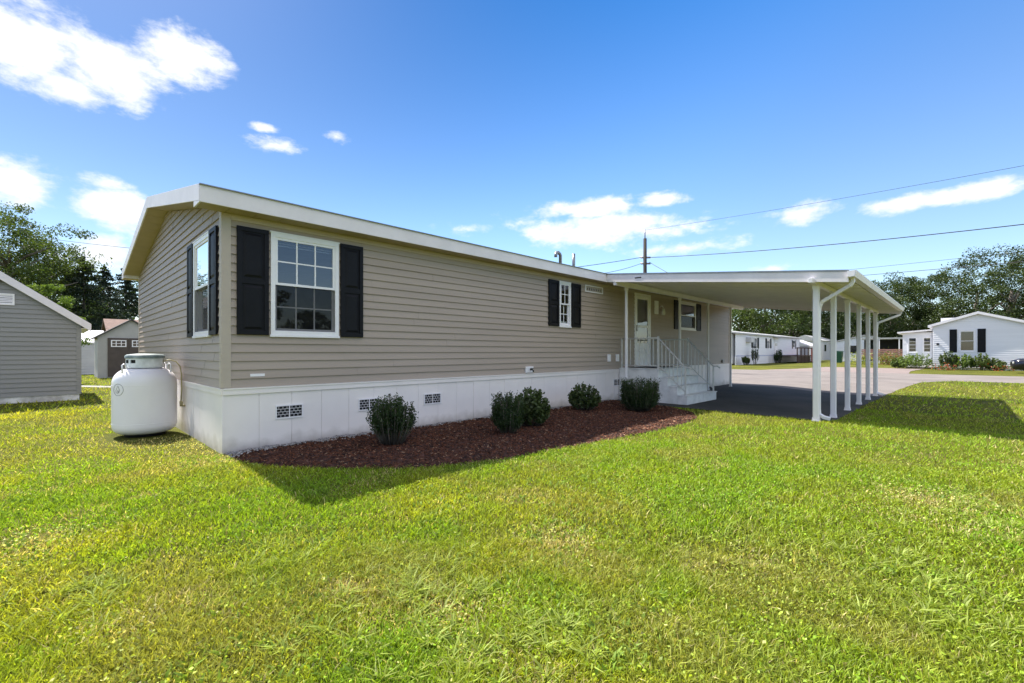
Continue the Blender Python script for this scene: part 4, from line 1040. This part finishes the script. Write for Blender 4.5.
# white home behind the posts, low gable to the street
c = spot(838, 60); x_, y_ = c
fh = empty('far_white_home', (x_, y_, 0), 'far white home with a low gable seen between the carport posts', 'house')
lap_wall(at_wall(x_, y_+.8, 0, -1), 7.2, .1, 2.45, .85, course=.2, joints=False).build('gable_siding', M['whitewall'], fh, recalc=False)
MB().box(x_+.05, x_+9, y_-6.4, y_+.8, 0, 2.44).build('wall', M['whitewall'], fh)
ym = y_-2.8; MB().prism([(y_-6.7, 2.40), (ym, 3.32), (y_+1.1, 2.40), (y_+1.1, 2.52), (ym, 3.46), (y_-6.7, 2.52)], x_-.2, x_+9.2, 'x').build('roof', M['darkroof'], fh)
MB().box(x_-.03, x_-.001, y_-5.2, y_-4.0, 1.1, 2.1).build('window', M['carglass'], fh); MB().box(x_-.03, x_-.001, y_-2.2, y_-1.2, 1.1, 2.1).build('window', M['carglass'], fh)
c = spot(838.5, 52); bn = empty('wheelie_bin', (c[0], c[1], 0), 'dark green bin standing on the grass behind the carport posts', 'bin')
MB().add([(c[0]-.35,c[1]-.3,.05),(c[0]+.35,c[1]-.3,.05),(c[0]+.35,c[1]+.3,.05),(c[0]-.35,c[1]+.3,.05),(c[0]-.45,c[1]-.4,1.3),(c[0]+.45,c[1]-.4,1.3),(c[0]+.45,c[1]+.4,1.3),(c[0]-.45,c[1]+.4,1.3)], [(0,3,2,1),(4,5,6,7),(0,1,5,4),(1,2,6,5),(2,3,7,6),(3,0,4,7)]).build('bin_body', M['bin'], bn, .03)
MB().prism([(c[1]-.48, 1.31), (c[1]+.48, 1.31), (c[1]+.44, 1.42), (c[1]-.40, 1.38)], c[0]-.48, c[0]+.48, 'x').build('lid', M['bin'], bn, .02)
# carport-like shelter with salmon boards at far right of the posts
c = spot(889, 50); p_ = empty('salmon_porch', (c[0], c[1], 0), 'porch with salmon boards under a pale flat roof beyond the last carport post', 'porch')
tfp = at_wall(c[0], c[1]+2.6, 0, -1)
MB(tfp).box(0, 5.2, -3.0, 0, 2.70, 2.86).build('roof', M['darkroof'], p_)
for s in (.05, 1.7, 3.4, 5.05): MB(tfp).box(s, s+.1, -.12, -.02, 0, 2.69).build('post', M['white'], p_)
b = MB(tfp)
for i in range(6): b.box(.06, 5.1, -.03, .0, .42+i*.2, .58+i*.2)
b.build('board_railing', M['pinkwall'], p_)
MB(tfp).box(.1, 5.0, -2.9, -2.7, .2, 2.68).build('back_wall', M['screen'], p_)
for i, (px, d, cc, lb_) in enumerate(((888, 45, (.20,.16,.04), 'orange and yellow flower bed in front of the salmon porch'), (896, 44, (.17,.08,.045), 'reddish flower bed at the foot of the salmon porch'), (862, 47, (.34,.36,.06), 'yellow-green plant clump seen between the last carport posts'))):
    x, y = spot(px, d); n = 600; p = rng.normal(0, 1, (n, 3))*np.array([.6, .6, .35])+np.array([x, y, .5]); p[:, 2] = np.abs(p[:, 2])
    cl = np.where(rng.random((n, 1)) < .5, np.array([cc]), np.array([[.09,.13,.03]]))
    v, f, c = leaf_cards(p, rng.uniform(.12, .22, n), cl); tag(fast_mesh('flower_bed', v, [f], M['leaf'], c), lb_, None, kind='stuff')

# ------------------------------------------------------------------ pole and wires
PX, PY = spot(645, 30)
po = empty('utility_pole', (PX, PY, 0), 'weathered wooden utility pole rising behind the roof of the tan home', 'utility pole')
MB().tube([(PX, PY, 0), (PX, PY, 8.75)], [.15, .11], 12).build('pole_shaft', M['pole'], po)
MB().tube([(PX, PY, 8.7), (PX, PY, 9.35)], .035, 8).build('top_pin', M['steel'], po)
for z in (7.5, 7.1): MB().tube([(PX-.2, PY+.2, z), (PX+.25, PY-.25, z)], .06, 8).build('insulator', M['steel'], po)
def sky_pt(px, py, d):
    x, y = spot(px, d); return np.array([x, y, 1.27+(352-py)*d/FPX])
def wire(a, b, sag, r, label):
    a = np.array(a); b = np.array(b); pts = []
    for t in np.linspace(0, 1, 25):
        p = a+(b-a)*t; p[2] -= sag*4*t*(1-t); pts.append(tuple(p))
    tag(MB().tube(pts, r, 5).build('overhead_wire', M['wire']), label, 'wire', 'overhead wires')
top = (PX, PY, 9.3)
wire(top, sky_pt(1150, 142, 15), .12, .008, 'thin topmost wire running from the pole top to the upper right')
wire((PX+.2, PY-.2, 7.5), sky_pt(1160, 208, 14), .22, .018, 'thick wire from the pole sweeping low across the right sky')
wire(sky_pt(700, 284, 60), sky_pt(1150, 238, 34), .1, .016, 'thin far wire just above the carport roof at right')
wire(sky_pt(720, 286, 46), sky_pt(1150, 250, 22), .1, .018, 'lowest wire passing behind the right trees above the carport roof')
wire((PX-.2, PY+.2, 7.5), sky_pt(480, 277, 26), .12, .018, 'wire from the pole slanting left behind the roof pipes')
wire((PX-.2, PY+.2, 7.1), sky_pt(570, 277, 20), .15, .014, 'lower wire from the pole slanting left to the tan roof')
wire((PX+.2, PY-.2, 7.2), sky_pt(700, 288, 24), .08, .016, 'short wire from the pole slanting down right behind the carport roof')
wire(sky_pt(-60, 222, 40), sky_pt(230, 256, 36), .35, .018, 'wire crossing the sky left of the gable above the spruces')

# ------------------------------------------------------------------ grass
HOUSE = [(-.03,-.03),(HL+.05,-.03),(HL+.05,HW+.05),(-.03,HW+.05)]
def blocked(x, y):
    b = inpoly(x, y, HOUSE) | inpoly(x, y, DRIVE) | inpoly(x, y, STREET) | inpoly(x, y, OPPO) | inpoly(x, y, PATH)
    b |= inpoly(x, y, MULCH) & (edge_dist(x, y, MULCH) > .05*fbm(x, y, .3))
    b |= (x > SX0-.02) & (x < SX1+.02) & (y > -1.95) & (y < 0)
    b |= (x > sx0) & (x < sx1) & (y > SW) & (y < SW+3.8)
    b |= (np.abs(x-TX) < .45) & (np.abs(y-TY) < .45)
    b |= (x > 8.5) & (x < 17.4) & (y > -4.7) & (y < 0)
    return b
CLUMPS = [(spot(px, 1.27*FPX/(py-352)), r) for px, py, r in ((420,612,.30),(470,655,.22),(400,590,.2),(880,560,.25),(960,620,.22),(560,640,.16),(300,560,.14),(80,600,.2),(980,520,.3))]
def blades(n, d0, d1, power, hmean, wmean, spread, segs, weed=0.0):
    """blades in a fan ahead of the camera between d0 and d1 metres"""
    u = rng.random(n); d = (d0**power+u*(d1**power-d0**power))**(1/power)
    a = rng.uniform(-spread, spread, n)
    o = CAM[:2]-FW*.35
    x = o[0]+d*(np.cos(a)*FW[0]+np.sin(a)*RT[0]); y = o[1]+d*(np.cos(a)*FW[1]+np.sin(a)*RT[1])
    k = ~blocked(x, y); x = x[k]; y = y[k]; d = d[k]; n = len(x)
    return x, y, d
V = []; Q = []; T = []; C = []; nv = 0
def make_blades(x, y, h, w, lean, colr, segs):
    global nv
    n = len(x); a = rng.random(n)*2*math.pi; b = a+rng.normal(0, 1.2, n); zg = terrain(x, y); h = h+zg
    sx = np.cos(a)*w/2; sy = np.sin(a)*w/2; lx = np.cos(b+1.57)*lean; ly = np.sin(b+1.57)*lean
    z0 = zg-.005
    if segs == 2:
        P = [np.stack([x-sx, y-sy, z0], -1), np.stack([x+sx, y+sy, z0], -1),
             np.stack([x+lx*.35+sx*.8, y+ly*.35+sy*.8, zg+(h-zg)*.62], -1), np.stack([x+lx*.35-sx*.8, y+ly*.35-sy*.8, zg+(h-zg)*.62], -1),
             np.stack([x+lx, y+ly, h], -1)]
        m = 5
        b0 = nv+np.arange(n)[:, None]*5; Q.append(b0+np.array([[0,1,2,3]])); T.append(b0+np.array([[3,2,4]]))
        cf = np.array([.97,.97,1.0,1.0,1.06])
    else:
        P = [np.stack([x-sx, y-sy, z0], -1), np.stack([x+sx, y+sy, z0], -1), np.stack([x+lx, y+ly, h], -1)]
        m = 3; b0 = nv+np.arange(n)[:, None]*3; T.append(b0+np.array([[0,1,2]])); cf = np.array([.97,.97,1.06])
    V.append(np.stack(P, 1).reshape(-1, 3)); C.append((colr[:, None, :]*cf[None, :, None]).reshape(-1, 3)); nv += n*m
WORN = [(spot(445, 1.27*FPX/(608-352)), .09), (spot(350, 1.27*FPX/(590-352)), .12), (spot(930, 1.27*FPX/(500-352)), .35), (spot(560, 1.27*FPX/(540-352)), .22), (spot(20, 1.27*FPX/(545-352)), .3)]
def lawn_colour(x, y):
    n = len(x)
    left = np.clip(.5-((x-CAM[0])*RT[0]+(y-CAM[1])*RT[1])/6.0, 0, 1)[:, None]      # yellower turf toward the tank side
    g = fbm(x, y, 1.6)[:, None]; g2 = fbm(x, y, .45, 3)[:, None]
    rich = np.array([[.19,.245,.020]]); yel = np.array([[.335,.330,.026]]); lush = np.array([[.20,.28,.022]]); dry = np.array([[.42,.36,.16]])
    t = np.clip((g-.38)/.5+.75*(left-.45), 0, 1); c = rich*(1-t)+yel*t
    t2 = np.clip((g2-.52)/.2, 0, 1)*.55; c = c*(1-t2)+lush*t2
    g3 = fbm(x, y, 1.1, 41)[:, None]; t3 = np.clip((g3-.50)/.14, 0, 1)*.7; c = c*(1-t3)+np.array([[.16,.265,.015]])*t3
    g4 = fbm(x, y, .9, 57)[:, None]; t4 = np.clip((g4-.57)/.14, 0, 1)*.55; c = c*(1-t4)+np.array([[.25,.235,.06]])*t4
    dr = np.clip((fbm(x, y, .8, 13)-.66)/.12, 0, 1)*.6
    near_wall = np.exp(-np.maximum(0, -x-.05)/.55)*((y > -.6) & (y < 6))*(x < .05)
    tank = np.exp(-((x-TX)**2+(y-TY+.35)**2)/.55)
    for (wx, wy), wr in WORN: tank = tank+np.exp(-((x-wx)**2+(y-wy)**2)/wr**2)*1.1
    dr = np.clip(dr*.5+near_wall*.9+tank*.8, 0, .95)
    isdry = rng.random(n) < dr*.85+.05
    c = np.where(isdry[:, None], dry*rng.uniform(.7, 1.15, (n, 1)), c)
    return c*rng.uniform(.42, 1.85, (n, 1)), dr
for cnt, d0, d1, pw, hm, wm, sg in ((210000, 1.2, 3.4, 1.6, .036, .0052, 2), (210000, 3.3, 7.0, 1.5, .038, .0075, 2), (170000, 6.8, 14, 1.4, .042, .013, 1), (90000, 13.5, 34, 1.3, .06, .03, 1)):
    x, y, d = blades(cnt, d0, d1, pw, hm, wm, R(62), sg)
    n = len(x); c, dr = lawn_colour(x, y)
    hh = hm*(.35+.75*fbm(x, y, .35, 7)+.55*vnoise(x, y, .09, 31))*rng.uniform(.4, 1.25, n)*(1-.5*dr)
    make_blades(x, y, hh, wm*rng.uniform(.6, 1.3, n), hh*rng.uniform(.25, 1.5, n), c, sg)
# coarse weed tufts lying in the lawn
for (cx, cy), r_ in CLUMPS:
    nt_ = int(17*r_/.2)
    for _ in range(nt_):
        tx, ty = cx+rng.normal(0, r_), cy+rng.normal(0, r_)
        m = 22; x = tx+rng.normal(0, .012, m); y = ty+rng.normal(0, .012, m)
        k = ~blocked(x, y); x = x[k]; y = y[k]; m = len(x)
        c = np.array([[.26,.32,.06]])*rng.uniform(.7, 1.3, (m, 1))
        hh = rng.uniform(.025, .07, m); make_blades(x, y, hh, rng.uniform(.006, .011, m), rng.uniform(.05, .13, m), c, 2)
# clover and other small broad leaves mixed into the turf
x, y, d = blades(150000, 1.2, 8.5, 1.5, 0, 0, R(62), 1)
k = rng.random(len(x)) < np.clip((fbm(x, y, .6, 71)-.34)/.3, .12, 1); x = x[k]; y = y[k]; n = len(x)
c, dr = lawn_colour(x, y); zc_ = rng.uniform(.008, .036, n)+terrain(x, y)
lv, lf, lc = leaf_cards(np.stack([x, y, zc_], -1), rng.uniform(.008, .021, n), c*np.array([[.92, 1.08, .9]])*rng.uniform(.75, 1.3, (n, 1)), 1.1, .75)
V.append(lv); C.append(lc); Q.append(lf+nv); nv += len(lv)
# scattered broad-leaved weeds / clover
x, y, d = blades(9000, 1.3, 7, 1.6, 0, 0, R(62), 1); k = fbm(x, y, .7, 21) > .54; x = x[k]; y = y[k]
for _ in range(3):
    m = len(x); make_blades(x+rng.normal(0, .02, m), y+rng.normal(0, .02, m), rng.uniform(.02, .045, m), rng.uniform(.012, .022, m), rng.uniform(.02, .05, m), np.array([[.18,.27,.04]])*rng.uniform(.7, 1.4, (m, 1)), 2)
tag(fast_mesh('lawn_grass', np.concatenate(V), [np.concatenate(Q), np.concatenate(T)], M['blade'], np.concatenate(C)), 'mown green and yellowish lawn grass with coarse weed tufts', None, kind='stuff')

# ------------------------------------------------------------------ light
SUN = Vector((-.09, .77, 1.0)).normalized()
sl = bpy.data.lights.new('sun', 'SUN'); sl.energy = 5.0; sl.angle = R(.53); sl.color = (1, .955, .88)
so_ = bpy.data.objects.new('sun', sl); col.objects.link(so_); so_.rotation_euler = SUN.to_track_quat('Z', 'Y').to_euler(); so_.location = (0, 40, 60)

w = bpy.data.worlds.new('World'); scene.world = w; w.use_nodes = True; nt = w.node_tree; L = nt.links
bg = nt.nodes['Background']; bg.inputs['Strength'].default_value = .097
sky = N(nt, 'ShaderNodeTexSky'); sky.sky_type = 'NISHITA'; sky.sun_disc = False
sky.sun_elevation = math.asin(SUN.z); sky.sun_rotation = math.atan2(SUN.x, SUN.y)
sky.air_density = 1.0; sky.dust_density = .45; sky.ozone_density = 2.2; sky.altitude = 50
hs_ = N(nt, 'ShaderNodeHueSaturation'); hs_.inputs['Saturation'].default_value = 1.42; hs_.inputs['Hue'].default_value = .504; L.new(sky.outputs[0], hs_.inputs['Color'])
# clouds: soft patches at given bearings and heights, torn by noise
geo = N(nt, 'ShaderNodeTexCoord')
def vm(op, a, b=None):
    n = N(nt, 'ShaderNodeVectorMath', operation=op)
    L.new(a, n.inputs[0])
    if b is not None:
        if isinstance(b, tuple): n.inputs[1].default_value = b
        else: L.new(b, n.inputs[1])
    return n
def ma(op, a, b=None, c=None, clamp=False):
    n = N(nt, 'ShaderNodeMath', operation=op, use_clamp=clamp)
    for i, v in enumerate((a, b, c)):
        if v is None: continue
        if isinstance(v, (int, float)): n.inputs[i].default_value = v
        else: L.new(v, n.inputs[i])
    return n.outputs[0]
dirv = vm('NORMALIZE', geo.outputs['Generated']).outputs[0]
dr_ = vm('DOT_PRODUCT', dirv, (float(RT[0]), float(RT[1]), 0)).outputs['Value']
df_ = vm('DOT_PRODUCT', dirv, (float(FW[0]), float(FW[1]), 0)).outputs['Value']
az = ma('ARCTAN2', dr_, df_)
sepz = N(nt, 'ShaderNodeSeparateXYZ'); L.new(dirv, sepz.inputs[0])
el = ma('ARCSINE', sepz.outputs[2])
cmb = N(nt, 'ShaderNodeCombineXYZ'); L.new(az, cmb.inputs[0]); L.new(el, cmb.inputs[1])
nz_ = N(nt, 'ShaderNodeTexNoise'); nz_.inputs['Scale'].default_value = 12; nz_.inputs['Detail'].default_value = 10; nz_.inputs['Roughness'].default_value = .64; nz_.inputs['Distortion'].default_value = .1
mp_ = N(nt, 'ShaderNodeMapping'); mp_.inputs['Scale'].default_value = (1, 1.9, 1); L.new(cmb.outputs[0], mp_.inputs['Vector']); L.new(mp_.outputs[0], nz_.inputs['Vector'])
CL = [(20,42,105,56,1),(105,70,85,44,1),(186,56,54,34,1.1),(70,88,60,24,.8),(8,182,72,32,.9),(-5,160,40,14,.7),(112,207,58,24,.95),(105,185,26,9,.5),(95,256,62,22,.8),
 (277,146,34,10,.9),(264,128,15,5,.6),(335,136,19,8,.6),(600,229,110,22,.95),(588,209,62,14,1),(664,200,38,9,.9),(468,229,30,6,.4),(690,248,60,9,.6),(800,214,44,13,.95),(900,204,44,12,.9),(945,198,40,10,.8),(988,188,42,14,1),(885,206,30,10,.8),(770,269,40,7,.6)]
f_ = None
for px, py, rx, ry, s in CL:
    a_ = math.atan((px-512)/FPX); e_ = math.atan((352-py)/FPX*math.cos(a_)); ra = rx/FPX*math.cos(a_)**2; re = ry/FPX*math.cos(a_)*math.cos(e_)**2
    qx = ma('MULTIPLY', ma('SUBTRACT', az, a_), 1/ra); qy = ma('MULTIPLY', ma('SUBTRACT', el, e_), 1/re)
    # flatter undersides
    r2 = ma('SQRT', ma('ADD', ma('MULTIPLY', qx, qx), ma('MULTIPLY', qy, qy)))
    d_ = ma('MULTIPLY', ma('SUBTRACT', 1.0, r2), s)
    f_ = d_ if f_ is None else ma('MAXIMUM', f_, d_)
dens = ma('ADD', f_, ma('MULTIPLY', ma('SUBTRACT', nz_.outputs['Fac'], .54), 2.0))
ms = N(nt, 'ShaderNodeMapRange'); ms.interpolation_type = 'SMOOTHSTEP'; ms.inputs['From Min'].default_value = -.08; ms.inputs['From Max'].default_value = .58; ms.inputs['To Max'].default_value = .96
L.new(dens, ms.inputs['Value'])
ccol = N(nt, 'ShaderNodeMixRGB'); L.new(nz_.outputs['Fac'], ccol.inputs[0]); ccol.inputs[1].default_value = (4.6, 4.8, 5.2, 1); ccol.inputs[2].default_value = (6.1, 6.1, 6.1, 1)
mxw = N(nt, 'ShaderNodeMixRGB'); L.new(ccol.outputs[0], mxw.inputs[2]); L.new(ms.outputs[0], mxw.inputs[0]); L.new(hs_.outputs[0], mxw.inputs[1]); mxw.inputs[2].default_value = (5.1, 5.15, 5.25, 1)
sat_ = N(nt, 'ShaderNodeMapRange'); sat_.inputs['From Max'].default_value = .72; sat_.inputs['To Min'].default_value = 1.02; sat_.inputs['To Max'].default_value = 1.36; L.new(el, sat_.inputs['Value'])
val_ = N(nt, 'ShaderNodeMapRange'); val_.inputs['From Max'].default_value = .72; val_.inputs['To Min'].default_value = .98; val_.inputs['To Max'].default_value = 1.12; L.new(el, val_.inputs['Value'])
sund_ = vm('DOT_PRODUCT', dirv, tuple(SUN)).outputs['Value']
sv_ = N(nt, 'ShaderNodeMapRange'); sv_.interpolation_type = 'SMOOTHSTEP'; sv_.inputs['From Min'].default_value = .40; sv_.inputs['From Max'].default_value = .98; sv_.inputs['To Min'].default_value = 1.12; sv_.inputs['To Max'].default_value = .57; L.new(sund_, sv_.inputs['Value'])
ss_ = N(nt, 'ShaderNodeMapRange'); ss_.inputs['From Min'].default_value = .2; ss_.inputs['From Max'].default_value = .95; ss_.inputs['To Min'].default_value = .98; ss_.inputs['To Max'].default_value = 1.10; L.new(sund_, ss_.inputs['Value']); L.new(ma('MULTIPLY', sat_.outputs[0], ss_.outputs[0]), hs_.inputs['Saturation'])
L.new(ma('MULTIPLY', val_.outputs[0], sv_.outputs[0]), hs_.inputs['Value'])
# bright cloud added out of view, behind and overhead, to fill shaded walls
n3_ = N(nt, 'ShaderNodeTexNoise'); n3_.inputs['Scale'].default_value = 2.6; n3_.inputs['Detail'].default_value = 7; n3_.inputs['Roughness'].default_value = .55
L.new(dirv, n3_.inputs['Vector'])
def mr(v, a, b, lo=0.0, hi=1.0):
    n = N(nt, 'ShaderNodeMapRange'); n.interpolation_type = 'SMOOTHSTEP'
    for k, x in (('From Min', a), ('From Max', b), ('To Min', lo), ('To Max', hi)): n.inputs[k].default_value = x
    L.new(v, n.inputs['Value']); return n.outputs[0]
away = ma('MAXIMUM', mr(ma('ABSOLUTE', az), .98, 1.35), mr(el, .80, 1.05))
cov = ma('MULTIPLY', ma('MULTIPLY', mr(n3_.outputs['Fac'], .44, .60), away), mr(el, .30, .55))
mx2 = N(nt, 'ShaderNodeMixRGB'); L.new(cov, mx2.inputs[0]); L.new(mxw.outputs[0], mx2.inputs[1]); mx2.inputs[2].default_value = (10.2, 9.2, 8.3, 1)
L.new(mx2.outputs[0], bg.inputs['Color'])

scene.render.engine = 'CYCLES'
scene.view_settings.view_transform = 'Standard'; scene.view_settings.look = 'None'; scene.view_settings.exposure = 1.15; scene.view_settings.gamma = 1
scene.cycles.max_bounces = 6; scene.cycles.diffuse_bounces = 4; scene.cycles.glossy_bounces = 3; scene.cycles.transparent_max_bounces = 8; scene.cycles.transmission_bounces = 4
scene.cycles.use_denoising = True
